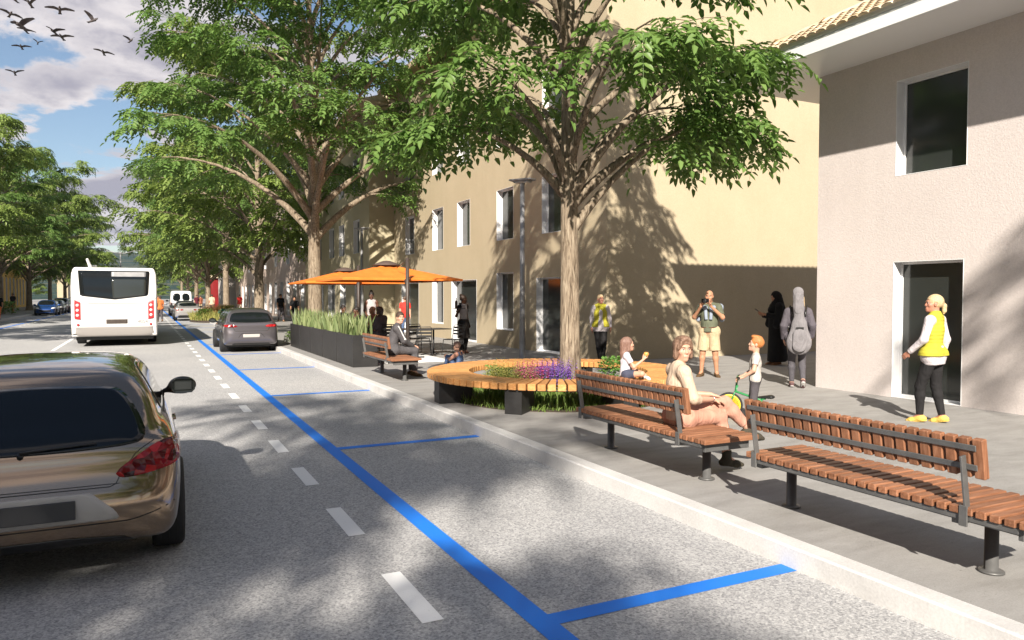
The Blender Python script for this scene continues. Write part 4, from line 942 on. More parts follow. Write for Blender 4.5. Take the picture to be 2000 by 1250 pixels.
# ------------------------------------------------------------------ vehicles
def shell(sp, h, name='body'):
    """car shell from side, plan and cross-section outlines, lower body and cabin blended, wheel wells cut; y forward from the rear bumper"""
    W, L, H = sp['W'] / 2, sp['L'], sp['H']
    x = np.arange(-W - .08, W + .08 + h, h); y = np.arange(-.08, L + .08 + h, h); z = np.arange(.05, H + .08, h); ax = np.abs(x)
    def part(side, plan, sec, k):
        ds = poly_sdf(chaikin(side, 2), *np.meshgrid(y, z, indexing='ij'))                       # (y,z)
        full = lambda o: chaikin(list(o) + [(p[0], -p[1]) for p in reversed(o) if p[1] != 0], 2)
        Y, Xh = np.meshgrid(y, x, indexing='ij'); dp = poly_sdf(full(plan), Y, Xh); Z, Xh2 = np.meshgrid(z, x, indexing='ij'); dc = poly_sdf(full(sec), Z, Xh2)
        F = smax(ds[None, :, :], dp.T[:, :, None], k); return smax(F, dc.T[:, None, :], k)
    F = smin(part(sp['side'], sp['plan'], sp['sec'], sp.get('k', .09)), part(sp['cside'], sp['cplan'], sp['csec'], sp.get('ck', .10)), sp.get('bk', .09))
    X, Y, Z = x[:, None, None], y[None, :, None], z[None, None, :]
    for yw in sp['axles']:
        d = np.maximum(np.sqrt((Y - yw) ** 2 + (Z - sp['wr']) ** 2) - (sp['wr'] + .045), (W - .30) - np.abs(X)); F = smax(F, -d, .02)
    V, Q = surfnet(F, (x[0], y[0], z[0]), h); return np_mesh(name, V, Q, True)
def bvh_of(me):
    bm = bmesh.new(); bm.from_mesh(me); b = BVHTree.FromBMesh(bm); bm.free(); return b
REAR = ((0, -2, 0), (1, 0, 0), (0, 0, 1), (0, 1, 0)); FRONT = lambda L: ((0, L + 2, 0), (1, 0, 0), (0, 0, 1), (0, -1, 0))
SIDE = lambda s: ((s * 3, 0, 0), (0, 1, 0), (0, 0, 1), (-s, 0, 0))
def wheel(parent, x, y, r, w, s, seg=40):
    hub = MB(); o = s
    prof = [(r * .66, -w / 2), (r * .93, -w / 2), (r * .985, -w / 2 + .015), (r, -w / 2 + .035), (r, w / 2 - .035), (r * .985, w / 2 - .015), (r * .93, w / 2), (r * .66, w / 2)]
    t = MB(); t.lathe(prof, seg, (0, 0, 0), 'x')
    for k in range(3):
        px = (-.25 + .25 * k) * w; t.lathe([(r + .001, px - .004), (r + .002, px), (r + .001, px + .004)], seg, (0, 0, 0), 'x')
    wt = t.build('wheel', 'rubber', parent, (x, y, r))
    m = MB(); m.lathe([(.0, s * w * .30), (r * .16, s * w * .32), (r * .2, s * w * .22)], 16, axis='x'); m.lathe([(r * .60, s * w * .30), (r * .67, s * w * .46), (r * .69, s * w * .40), (r * .69, -s * w * .4)], seg, axis='x')
    for k in range(10):
        a = 2 * math.pi * k / 10; m.box((s * w * .27, r * .39 * math.cos(a), r * .39 * math.sin(a)), (.03, r * .52, .035), Matrix.Rotation(a, 3, 'X'), .006)
    m.lathe([(0, -s * w * .05), (r * .66, -s * w * .05)], 24, axis='x'); m.build('rim', 'alloy', wt)
def panels(parent, bvh, items):
    for (nm, m, out, fr, kw) in items: link(nm, decal(bvh, out, fr, **kw), m, parent)
def mirx(o): return [(-a, b) for a, b in reversed(o)]
def mirror_unit(parent, s, x, y, z, body, sc=1.0):
    g = Sdf(.05); g.ell((x + s * .13 * sc, y, z), (.125 * sc, .075, .085)); g.cap((x - s * .03, y + .02, z - .05), (x + s * .06, y, z - .03), .022, .03); o = g.build('wing_mirror', body, .012, parent)
    MB().box((x + s * .135 * sc, y - .066, z), (.205 * sc, .02, .135), None, .03).build('mirror_glass', 'window_pane', o)
def hatch_common(root, sp, bv, windows_side, paintm):
    L = sp['L']
    for s in (-1, 1):
        for out in windows_side: panels(root, bv, [('side_window', 'glass_dark', out, SIDE(s), dict(dist=.003, n=56))])
        for yw in sp['axles']: wheel(root, s * (sp['W'] / 2 - .115), yw, sp['wr'], .215, s)
        mirror_unit(root, s, s * (sp['W'] / 2 - .06), sp['mir'][0], sp['mir'][1], 'trim_black')
BRONZE = dict(W=1.81, L=4.25, H=1.40, wr=.325, axles=(.80, 3.38), mir=(2.62, .98), k=.10, bk=.10,
    side=[(.16, .24), (.02, .36), (-.03, .50), (.00, .60), (.05, .66), (.09, .76), (.12, .88), (.22, .95), (.8, .96), (1.8, .95), (2.9, .93), (3.5, .86), (4.05, .74), (4.24, .55), (4.24, .35), (4.05, .20), (2, .19), (.45, .19)],
    plan=[(-.04, .0), (-.04, .40), (-.01, .62), (.07, .78), (.24, .87), (.6, .905), (1.2, .895), (2.2, .885), (3.2, .895), (3.8, .83), (4.12, .66), (4.24, .35), (4.24, .0)],
    sec=[(.17, 0), (.17, .70), (.24, .82), (.40, .885), (.62, .905), (.80, .885), (.92, .83), (1.02, .74), (1.05, .0)],
    cside=[(.14, .80), (.17, .90), (.30, 1.02), (.62, 1.24), (.84, 1.335), (1.3, 1.385), (1.9, 1.40), (2.35, 1.35), (2.8, 1.15), (3.25, .92), (3.2, .8)],
    cplan=[(.12, 0), (.14, .45), (.20, .66), (.42, .76), (1.0, .82), (2.0, .84), (2.8, .80), (3.15, .66), (3.25, .4), (3.25, 0)],
    csec=[(.78, 0), (.78, .82), (.92, .80), (1.05, .74), (1.22, .65), (1.33, .56), (1.39, .42), (1.41, .2), (1.41, 0)])
GREY = dict(W=1.80, L=4.25, H=1.46, wr=.325, axles=(.85, 3.45), mir=(2.75, .98), k=.12, bk=.12,
    side=[(.20, .24), (.06, .34), (.00, .48), (.00, .62), (.05, .74), (.06, .88), (.14, .97), (.8, .97), (1.8, .96), (2.9, .94), (3.5, .88), (4.0, .76), (4.22, .56), (4.24, .36), (4.05, .20), (2, .19), (.45, .19)],
    plan=[(0, .0), (0, .50), (.04, .68), (.13, .80), (.32, .875), (.8, .90), (1.4, .89), (2.4, .89), (3.2, .89), (3.8, .82), (4.12, .66), (4.24, .35), (4.24, .0)],
    sec=[(.17, 0), (.17, .72), (.24, .84), (.42, .89), (.66, .90), (.84, .87), (.95, .81), (1.04, .72), (1.06, .0)],
    cside=[(.10, .82), (.14, .95), (.24, 1.08), (.44, 1.31), (.62, 1.40), (1.2, 1.45), (1.9, 1.46), (2.4, 1.40), (2.85, 1.20), (3.35, .94), (3.3, .8)],
    cplan=[(.08, 0), (.10, .50), (.16, .68), (.40, .77), (1.0, .82), (2.0, .84), (2.8, .80), (3.2, .66), (3.35, .4), (3.35, 0)],
    csec=[(.80, 0), (.80, .82), (.94, .80), (1.08, .75), (1.26, .67), (1.38, .58), (1.45, .42), (1.47, .2), (1.47, 0)])
COUPE = dict(W=1.90, L=4.8, H=1.38, wr=.36, axles=(1.0, 3.85), mir=(3.05, .98), k=.08, bk=.08,
    side=[(.18, .28), (.05, .40), (.00, .62), (.05, .80), (.10, .96), (.30, 1.02), (1.0, 1.0), (2.0, .98), (3.2, .95), (4.0, .86), (4.6, .76), (4.78, .60), (4.78, .38), (4.6, .22), (2, .20), (.5, .20)],
    plan=[(0, 0), (0, .62), (.06, .80), (.22, .90), (.7, .95), (1.3, .93), (2.4, .90), (3.4, .93), (4.2, .90), (4.6, .78), (4.78, .5), (4.78, 0)],
    sec=[(.18, 0), (.18, .78), (.28, .88), (.48, .94), (.72, .95), (.88, .90), (.98, .82), (1.06, .7), (1.08, 0)],
    cside=[(.50, .85), (.70, 1.0), (1.10, 1.24), (1.5, 1.35), (2.1, 1.38), (2.6, 1.33), (3.0, 1.12), (3.4, .93), (3.3, .8)],
    cplan=[(.45, 0), (.5, .5), (.7, .68), (1.2, .76), (2.0, .78), (2.8, .76), (3.2, .62), (3.4, .4), (3.4, 0)],
    csec=[(.80, 0), (.80, .86), (.96, .82), (1.1, .72), (1.25, .62), (1.33, .52), (1.38, .38), (1.39, .2), (1.39, 0)])
def make_bronze():
    sp = BRONZE; root = empty('parked_car'); tag(root, 'bronze metallic hatchback in the near left corner, seen from behind and cut by the frame', 'car')
    me = shell(sp, .020); bv = bvh_of(me); link('body', me, 'paint_bronze', root)
    panels(root, bv, [('rear_window', 'glass_dark', [(-.665, .93), (-.60, .885), (-.3, .865), (0, .86), (.3, .865), (.60, .885), (.665, .93), (.60, 1.08), (.52, 1.185), (.46, 1.215), (.2, 1.225), (0, 1.23), (-.2, 1.225), (-.46, 1.215), (-.52, 1.185), (-.60, 1.08)], REAR, dict(dist=.004, n=96, rings=12))])
    lt = [(.47, .72), (.50, .685), (.60, .69), (.72, .71), (.83, .74), (.868, .78), (.862, .84), (.83, .885), (.78, .90), (.70, .875), (.58, .80)]
    panels(root, bv, [('tail_light', 'tail_red', lt, REAR, dict(dist=.012, n=64, rings=8)), ('tail_light', 'tail_red', mirx(lt), REAR, dict(dist=.012, n=64, rings=8))])
    panels(root, bv, [('bumper_insert', 'plate_pale', [(-.50, .44), (.50, .44), (.47, .50), (.34, .615), (-.34, .615), (-.47, .50)], REAR, dict(dist=.005, n=64, smooth_n=0)),
                      ('diffuser', 'trim_black', [(-.60, .23), (.60, .23), (.52, .30), (.2, .335), (-.2, .335), (-.52, .30)], REAR, dict(dist=.006, n=64, smooth_n=0))])
    MB().box((0, -.046, .535), (.52, .014, .115), Matrix.Rotation(R(-4), 3, 'X'), .004).build('number_plate', 'plate_dark', root)
    link('bumper_gap', strip(bv, [(-.90, .53), (-.86, .50), (-.70, .455), (-.56, .42), (.56, .42), (.70, .455), (.86, .50), (.90, .53)], REAR, .007), 'gap', root)
    link('tailgate_gap', strip(bv, [(-.70, .90), (-.60, .84), (-.50, .70), (-.47, .64), (.47, .64), (.50, .70), (.60, .84), (.70, .90)], REAR, .005), 'gap', root)
    link('crease', strip(bv, [(-.5, .655), (.5, .655)], REAR, .004), 'gap', root)
    hatch_common(root, sp, bv, [[(.75, 1.02), (1.15, .99), (2.65, .97), (2.85, .98), (2.55, 1.16), (2.2, 1.275), (1.7, 1.31), (1.25, 1.30), (.98, 1.20)]], 'paint_bronze')
    for s in (-1, 1):
        for pts in ([(.86, .985), (2.9, .955)], [(2.98, .93), (2.95, .55), (2.85, .28)], [(1.42, .98), (1.40, .60), (1.36, .30)]): link('door_gap', strip(bv, pts, SIDE(s), .006), 'gap', root)
        link('door_handle', decal(bv, [(1.55, .80), (1.78, .80), (1.78, .835), (1.55, .835)], SIDE(s), .022, n=24, rings=3), 'paint_bronze', root)
    # wiper, spoiler lip, aerial, badge
    hit = lambda x, z: bv.ray_cast(Vector((x, -2, z)), Vector((0, 1, 0)))
    P = [hit(x, z)[0] + hit(x, z)[1] * .018 for x, z in ((-.04, .872), (.10, .884), (.25, .892), (.37, .897))]
    w = MB(); w.tube([tuple(p) for p in P], [.012, .009, .007, .004], 8); w.tube([tuple(P[0] - Vector((.0, -.02, .03))), tuple(P[0])], .02, 8); w.build('wiper', 'trim_black', root)
    link('under_trim', MB().b(-.74, .74, .45, 4.0, .17, .215, .01).mesh('under_trim'), 'trim_black', root)
    root.location = (-.66, 5.28, 0)
    return root
def make_grey():
    sp = GREY; root = empty('parked_car'); tag(root, 'grey metallic hatchback parked against the kerb beside the planters', 'car')
    me = shell(sp, .026); bv = bvh_of(me); link('body', me, 'paint_grey', root)
    win = [(-.66, 1.03), (-.60, .985), (0, .965), (.60, .985), (.66, 1.03), (.60, 1.20), (.55, 1.27), (.3, 1.295), (0, 1.30), (-.3, 1.295), (-.55, 1.27), (-.60, 1.20)]
    lt = [(.42, .86), (.46, .83), (.62, .825), (.82, .84), (.84, .875), (.82, .905), (.62, .915), (.50, .895)]
    panels(root, bv, [('rear_window', 'glass_dark', win, REAR, dict(dist=.004, n=72, rings=9)), ('tail_light', 'tail_red', lt, REAR, dict(dist=.01, n=48, rings=6)), ('tail_light', 'tail_red', mirx(lt), REAR, dict(dist=.01, n=48, rings=6)),
                      ('number_plate', 'plate_pale', [(-.26, .50), (.26, .50), (.26, .60), (-.26, .60)], REAR, dict(dist=.008, n=40, smooth_n=0)), ('lower_bumper', 'trim_black', [(-.62, .23), (.62, .23), (.56, .31), (-.56, .31)], REAR, dict(dist=.006, n=40, smooth_n=0))])
    link('tailgate_gap', strip(bv, [(-.70, .99), (-.55, .80), (-.50, .70), (.50, .70), (.55, .80), (.70, .99)], REAR, .012), 'gap', root)
    link('plate_crease', strip(bv, [(-.40, .50), (-.30, .625), (.30, .625), (.40, .50)], REAR, .012), 'gap', root)
    hatch_common(root, sp, bv, [[(.62, 1.06), (1.0, 1.02), (1.58, 1.01), (1.56, 1.34), (1.2, 1.36), (.86, 1.30)], [(1.66, 1.01), (2.85, .99), (2.95, 1.0), (2.6, 1.23), (2.3, 1.35), (1.66, 1.35)]], 'trim_black')
    for s in (-1, 1):
        for pts in ([(2.98, .94), (2.95, .5), (2.9, .25)], [(1.62, 1.0), (1.60, .3)]): link('door_gap', strip(bv, pts, SIDE(s), .008), 'gap', root)
    link('under_trim', MB().b(-.74, .74, .45, 4.0, .17, .22, .01).mesh('under_trim'), 'trim_black', root)
    fl = [(.45, .62), (.80, .66), (.84, .74), (.60, .76), (.48, .72)]
    panels(root, bv, [('headlight', 'lens_clear', fl, FRONT(sp['L']), dict(dist=.01, n=40, rings=5)), ('headlight', 'lens_clear', mirx(fl), FRONT(sp['L']), dict(dist=.01, n=40, rings=5)),
                      ('windscreen', 'glass_dark', [(-.68, .99), (0, .97), (.68, .99), (.56, 1.34), (0, 1.38), (-.56, 1.34)], FRONT(sp['L']), dict(dist=.004, n=60, rings=8)), ('grille', 'trim_black', [(-.42, .36), (.42, .36), (.48, .52), (-.48, .52)], FRONT(sp['L']), dict(dist=.006, n=40, smooth_n=0))])
    root.location = (3.08, 25.25, 0); return root
def make_coupe():
    sp = COUPE; root = empty('parked_car'); tag(root, 'pale silver coupe seen from behind, half hidden by the flower bed', 'car')
    me = shell(sp, .035); bv = bvh_of(me); link('body', me, 'paint_silver', root); REARc = REAR
    panels(root, bv, [('rear_window', 'glass_dark', [(-.68, 1.08), (0, 1.06), (.68, 1.08), (.55, 1.27), (0, 1.30), (-.55, 1.27)], REARc, dict(dist=.004, n=60, rings=8))])
    for s in (-1, 1):
        for x in (.34, .62): panels(root, bv, [('tail_light', 'tail_red', [(s * x, .76), (s * (x + .2), .76), (s * (x + .2), .86), (s * x, .86)][::s], REARc, dict(dist=.01, n=32, rings=4))])
    panels(root, bv, [('lower_bumper', 'trim_black', [(-.72, .26), (.72, .26), (.66, .42), (-.66, .42)], REARc, dict(dist=.008, n=40, smooth_n=0))])
    hatch_common(root, sp, bv, [[(1.1, 1.06), (2.9, 1.02), (2.6, 1.24), (2.2, 1.31), (1.5, 1.28)]], 'paint_silver'); root.location = (2.82, 58.6, 0); return root
def make_van():
    root = empty('parked_van', (2.95, 73.5, 0)); tag(root, 'white panel van with two rear door windows parked ahead of the silver coupe', 'van')
    me = shell(dict(W=1.95, L=5.0, H=2.35, wr=.34, axles=(1.0, 4.0), k=.12, side=[(.05, .25), (.0, .6), (.02, 1.2), (4.7, 1.15), (4.98, .8), (4.98, .4), (4.8, .22), (.3, .2)], plan=[(0, 0), (0, .8), (.06, .92), (.3, .97), (4.2, .97), (4.8, .85), (4.98, .5), (4.98, 0)],
              sec=[(.2, 0), (.2, .85), (.35, .96), (1.0, .975), (1.25, .93), (1.25, 0)], cside=[(.02, .9), (.04, 1.6), (.12, 2.15), (.3, 2.3), (2.8, 2.34), (3.4, 2.2), (4.3, 1.2), (4.3, .9)], cplan=[(0, 0), (0, .75), (.06, .88), (.3, .93), (3.4, .93), (4.2, .8), (4.3, .5), (4.3, 0)],
              csec=[(.9, 0), (.9, .965), (1.2, .955), (1.9, .89), (2.2, .83), (2.33, .65), (2.35, 0)]), .045); bv = bvh_of(me); link('body', me, 'paint_white', root)
    for s in (-1, 1):
        o = [(s * .08, 1.35), (s * .72, 1.35), (s * .66, 2.02), (s * .08, 2.05)][::s]; panels(root, bv, [('rear_window', 'glass_dark', o, REAR, dict(dist=.006, n=40, rings=5)), ('tail_light', 'tail_red', [(s * .78, .8), (s * .90, .8), (s * .88, 1.2), (s * .78, 1.2)][::s], REAR, dict(dist=.008, n=28, rings=4))])
        for y in (1.0, 4.0): wheel(root, s * .86, y, .34, .22, s, 20)
        mirror_unit(root, s, s * .95, 4.0, 1.35, 'trim_black')
    panels(root, bv, [('bumper', 'bus_skirt', [(-.9, .28), (.9, .28), (.9, .52), (-.9, .52)], REAR, dict(dist=.03, n=40, smooth_n=0))]); return root
def build_vehicles():
    make_bronze(); g = make_grey(); make_coupe(); make_van()
    def repaint(c, m):
        for ch in c.children:
            if ch.name.split('.')[0] == 'body' or ch.name.startswith('wing_mirror'): ch.data = ch.data.copy(); ch.data.materials[0] = M[m]
    for (x, y, rz, pm, l) in ((2.95, 66.2, 0, 'paint_dark', 'dark hatchback parked between the silver coupe and the white van'),):
        c = copy_tree(g); c.location = (x, y, 0); c.rotation_euler.z = R(rz); repaint(c, pm); c['label'] = l
    for i, (x, y, pm, l, s) in enumerate(((-8.15, 83.6, 'paint_blue', 'blue car facing the viewer, first of the cars parked on the left', 1.0), (-8.15, 89.6, 'paint_dark', 'dark car right behind the blue one in the left parking lane', 1.0), (-8.1, 95.6, 'paint_silver', 'tall pale car third in the left parking lane', 1.12), (-8.15, 102, 'paint_dark', 'dark car fourth in the left parking lane', 1.0), (-8.15, 108.4, 'paint_grey', 'grey car last in the left parking lane beside the bus edge', 1.02))):
        c = copy_tree(g); c.location = (x, y, 0); c.rotation_euler.z = R(180); c.scale = (1, 1, s); repaint(c, pm); c['label'] = l; c['group'] = 'cars parked along the left kerb'
    # the bus
    root = empty('city_bus', (-.98, 30.5, 0)); tag(root, 'white city bus driving away in the right lane', 'bus')
    W, L, H = 1.40, 11.5, 2.93
    h = .06; x = np.arange(-W - .1, W + .12, .03); y = np.arange(-.12, L + .12, .06); z = np.arange(.25, H + .1, .03)
    ds = poly_sdf(chaikin([(.10, .34), (.03, .42), (.0, .8), (.0, 1.6), (.06, 2.3), (.12, 2.75), (.22, 2.92), (11.2, 2.92), (11.45, 2.6), (11.5, 1.2), (11.45, .4), (11.2, .32)], 2), *np.meshgrid(y, z, indexing='ij'))
    dp = poly_sdf(chaikin([(-.02, -1.30), (.04, -1.38), (.3, -1.40), (11.2, -1.40), (11.45, -1.25), (11.5, -.8), (11.5, .8), (11.45, 1.25), (11.2, 1.40), (.3, 1.40), (.04, 1.38), (-.02, 1.30)], 2), *np.meshgrid(y, x, indexing='ij'))
    dc = poly_sdf(chaikin([(.33, -1.34), (.40, -1.39), (1.5, -1.40), (2.6, -1.37), (2.85, -1.30), (2.93, -1.10), (2.93, 1.10), (2.85, 1.30), (2.6, 1.37), (1.5, 1.40), (.40, 1.39), (.33, 1.34)], 2), *np.meshgrid(z, x, indexing='ij'))
    F = np.maximum(np.maximum(ds[None], dp.T[:, :, None]), dc.T[:, None, :])
    # anisotropic grid: extract on index grid, then scale
    V, Q = surfnet(F, (0, 0, 0), 1.0); V = V * np.array((.03, .06, .03)) + np.array((x[0], y[0], z[0])); me = np_mesh('body', V, Q, True); bv = bvh_of(me); link('body', me, 'paint_bus', root)
    K = dict(n=72, rings=8, smooth_n=0)
    panels(root, bv, [('rear_window', 'glass_dark', [(-1.15, 2.74), (-1.09, 1.86), (-1.02, 1.83), (0, 1.70), (1.02, 1.83), (1.09, 1.86), (1.15, 2.74)], REAR, dict(dist=.012, **K))])
    panels(root, bv, [('window_screen', 'window_pane', [(-.06, 1.76), (.06, 1.74), (1.0, 1.86), (1.02, 2.44), (-.10, 2.44)], REAR, dict(dist=.018, **K)), ('destination_panel', 'lamp_grey', [(-.10, 2.53), (1.02, 2.53), (1.03, 2.70), (-.10, 2.70)], REAR, dict(dist=.018, **K)),
                      ('engine_grille', 'mast_brown', [(-.28, .83), (.40, .83), (.40, .98), (-.28, .98)], REAR, dict(dist=.012, **K)), ('lower_skirt', 'bus_skirt', [(-1.36, .36), (1.36, .36), (1.365, .72), (-1.365, .72)], REAR, dict(dist=.012, **K))])
    for s in (-1, 1):
        o = [(s * 1.08, .98), (s * 1.27, 1.02), (s * 1.27, 1.68), (s * 1.08, 1.60)][::s]; lamp = link('tail_light_panel', decal(bv, o, REAR, .014, n=48, rings=6, smooth_n=0), 'bus_red', root)
        for zz in (1.14, 1.32, 1.50): MB().lathe([(0, -.03), (.045, -.022), (.052, 0), (.052, .03)], 20, (s * 1.175, bv.ray_cast(Vector((s * 1.175, -2, zz)), Vector((0, 1, 0)))[0].y - .012, zz), 'y').build('lamp', 'lens_clear', lamp)
        MB().lathe([(0, -.025), (.045, -.015), (.045, .02)], 20, (s * 1.16, bv.ray_cast(Vector((s * 1.16, -2, .80)), Vector((0, 1, 0)))[0].y - .004, .80), 'y').build('reflector', 'bus_red', root)
        for yy in (2.6, 8.7): wheel(root, s * 1.22, yy, .48, .30, s, 28)
        link('side_glass', decal(bv, [(.6, 1.3), (10.8, 1.3), (10.8, 2.5), (.6, 2.5)], SIDE(s), .008, n=72, rings=5, smooth_n=0), 'glass_dark', root)
    link('panel_gap', strip(bv, [(-.85, 1.565), (.95, 1.565)], REAR, .018), 'gap', root); link('panel_gap', strip(bv, [(-1.3, .99), (1.3, .99)], REAR, .008), 'gap', root)
    link('panel_gap', strip(bv, [(-1.37, 1.78), (-1.28, 1.69), (-1.08, 1.63)], REAR, .01), 'gap', root); link('panel_gap', strip(bv, [(1.37, 1.78), (1.28, 1.69), (1.08, 1.63)], REAR, .01), 'gap', root)
    MB().b(-1.25, 1.25, .3, 11.2, .24, .42, .02).build('chassis', 'trim_black', root)
    g = Sdf(.04); g.cap((-.78, .45, 2.9), (-.86, .35, 3.14), .06, .05); g.cap((-.78, .45, 2.9), (-.6, .8, 2.93), .05, .03); g.build('roof_antenna', 'paint_bus', .02, root)
    cu = bpy.data.curves.new('number', 'FONT'); cu.body = '4054'; cu.size = .17; cu.extrude = .002; to = bpy.data.objects.new('tmp', cu); COL.objects.link(to); dg = bpy.context.evaluated_depsgraph_get(); tm = bpy.data.meshes.new_from_object(to.evaluated_get(dg)); bpy.data.objects.remove(to)
    o = link('fleet_number', tm, 'number_grey', root, (.72, -.018, .85)); o.rotation_euler.x = R(90)
build_vehicles()
# ------------------------------------------------------------------ people
STAND = dict(pelvis=(0, 0, .95), waist=(0, .005, 1.08), chest=(0, .0, 1.28), neck=(0, -.02, 1.475), head=(0, .012, 1.632),
             shL=(-.172, -.015, 1.415), elL=(-.215, -.03, 1.13), wrL=(-.225, .04, .885), shR=(.172, -.015, 1.415), elR=(.215, -.03, 1.13), wrR=(.225, .04, .885),
             hipL=(-.088, 0, .92), knL=(-.10, .02, .50), anL=(-.10, -.025, .085), hipR=(.088, 0, .92), knR=(.10, .02, .50), anR=(.10, -.025, .085), toeL=(-.02, 1, -.22), toeR=(.02, 1, -.22))
CHILD = dict(STAND, pelvis=(0, 0, .86), waist=(0, .01, .99), chest=(0, .0, 1.15), neck=(0, -.01, 1.325), head=(0, .012, 1.54), shL=(-.165, -.01, 1.265), elL=(-.20, -.02, 1.01), wrL=(-.205, .03, .79), shR=(.165, -.01, 1.265), elR=(.20, -.02, 1.01), wrR=(.205, .03, .79),
             hipL=(-.09, 0, .83), knL=(-.10, .02, .45), anL=(-.10, -.02, .085), hipR=(.09, 0, .83), knR=(.10, .02, .45), anR=(.10, -.02, .085))
nrm = lambda v: np.asarray(v, float) / max(1e-9, np.linalg.norm(v))
def person(label, loc, rz, H=1.75, J=None, base=STAND, skin='skin_fair', head=(0, 0, 0), hair=None, wear=(), hands=None, h=.009, hs=1.0, fat=1.0, fem=False, shoes=None, extra=None, group=None, lips=True):
    S = H / 1.75; j = {k: np.array(v, float) for k, v in {**base, **(J or {})}.items()}
    up = nrm(j['neck'] - j['pelvis']); rt = nrm(j['shR'] - j['shL']); fw = nrm(np.cross(up, rt)); hipf = nrm(np.cross(np.array((0, 0, 1.)), j['hipR'] - j['hipL']))
    yaw, pit, roll = (R(a) for a in head)
    hm = np.array((Matrix.Rotation(math.atan2(fw[1], fw[0]) - math.pi / 2 + yaw, 3, 'Z') @ Matrix.Rotation(pit, 3, 'X') @ Matrix.Rotation(roll, 3, 'Y')).to_3x3())
    hc = j['head'] * S; hq = S * hs * .985
    HP = lambda x, y, z: hc + hm @ (np.array((x, y, z)) * hq)
    sw = .92 if fem else 1.0
    segs = {'hips': [(j['hipL'], j['hipR'], .112 * fat, .112 * fat, hipf, .92)], 'belly': [(j['pelvis'], j['waist'], .138 * fat, (.118 if fem else .132) * fat, fw, .76 if fat <= 1.05 else .95)],
            'chest': [(j['waist'], j['chest'], (.118 if fem else .130) * fat, .148 * sw * fat, fw, .72), (j['chest'], j['chest'] * .35 + j['neck'] * .65, .146 * sw, .10, fw, .72)],
            'shoulders': [(j['shL'] * .84 + j['neck'] * .16 - up * .015, j['shR'] * .84 + j['neck'] * .16 - up * .015, .068 * sw, .068 * sw, fw, .95)],
            'traps': [(j['neck'] - up * .005, j['shL'] * .75 + j['neck'] * .25, .050, .046, fw, .9), (j['neck'] - up * .005, j['shR'] * .75 + j['neck'] * .25, .050, .046, fw, .9)],
            'neck': [(j['neck'] - up * .03, j['head'] - hm @ np.array((0, .028, .05)) * hs, .056 if not fem else .049, .054 if not fem else .047, None, 1)]}
    for s in 'LR':
        segs['uarm' + s] = [(j['sh' + s], j['el' + s], .054 * sw, .041 * sw, None, 1)]; segs['farm' + s] = [(j['el' + s], j['wr' + s], .041 * sw, .027 * sw, None, 1)]
        segs['thigh' + s] = [(j['hip' + s], j['kn' + s], .092 * (fat * .5 + .5), .058, None, 1)]
        d = j['an' + s] - j['kn' + s]; c = j['kn' + s] + d * .30
        segs['shin' + s] = [(j['kn' + s], c, .056, .056, None, 1), (c, j['an' + s], .056, .036, None, 1)]
    def put(G, key, infl=0.0, t0=None, t1=None, k=None):
        keys = [key] if key in segs else [key + 'L', key + 'R']
        for kk in keys:
            sg = segs[kk]
            for i, (a, b, ra, rb, fl, ff) in enumerate(sg):
                T0, T1 = t0, t1
                if len(sg) == 2 and kk.startswith('shin') and t1 is not None:                      # t runs over the whole shin
                    if i == 0: T1 = t1 / .3 if t1 < .3 else None
                    else:
                        if t1 < .3: continue
                        T1 = (t1 - .3) / .7
                    T0 = None
                G.cap(a * S, b * S, (ra + infl) * S, (rb + infl) * S, fl, ff, k, T0, T1)
    B = Sdf(.035 * S)
    for k in ('hips', 'belly', 'chest', 'shoulders', 'traps', 'neck', 'uarm', 'farm', 'thigh', 'shin'): put(B, k, -.006 if k in ('hips', 'belly', 'chest', 'shoulders') else 0.0)
    # head with face
    E = lambda c, r, k, op='+': B.ell(HP(*c), np.array(r) * hq, hm, k * hq, op); Cp = lambda a, b, ra, rb, k: B.cap(HP(*a), HP(*b), ra * hq, rb * hq, None, 1, k * hq)
    E((0, -.018, .035), (.075, .097, .088), .03); E((0, .028, -.045), (.056, .062, .078), .04); Cp((-.026, .078, .030), (.026, .078, .030), .014, .014, .03)
    Cp((0, .086, .012), (0, .102, -.024), .008, .0115, .018); E((0, .094, -.028), (.016, .011, .009), .012); E((0, .072, -.098), (.022, .020, .018), .03)
    for s in (-1, 1):
        E((s * .031, .090, .008), (.015, .012, .010), .018, '-'); E((s * .046, .058, -.020), (.020, .022, .020), .03); E((s * .076, -.004, -.008), (.010, .020, .031), .012)
    Cp((-.019, .088, -.062), (.019, .088, -.062), .0075, .0075, .012); Cp((-.016, .086, -.072), (.016, .086, -.072), .0085, .0085, .012)
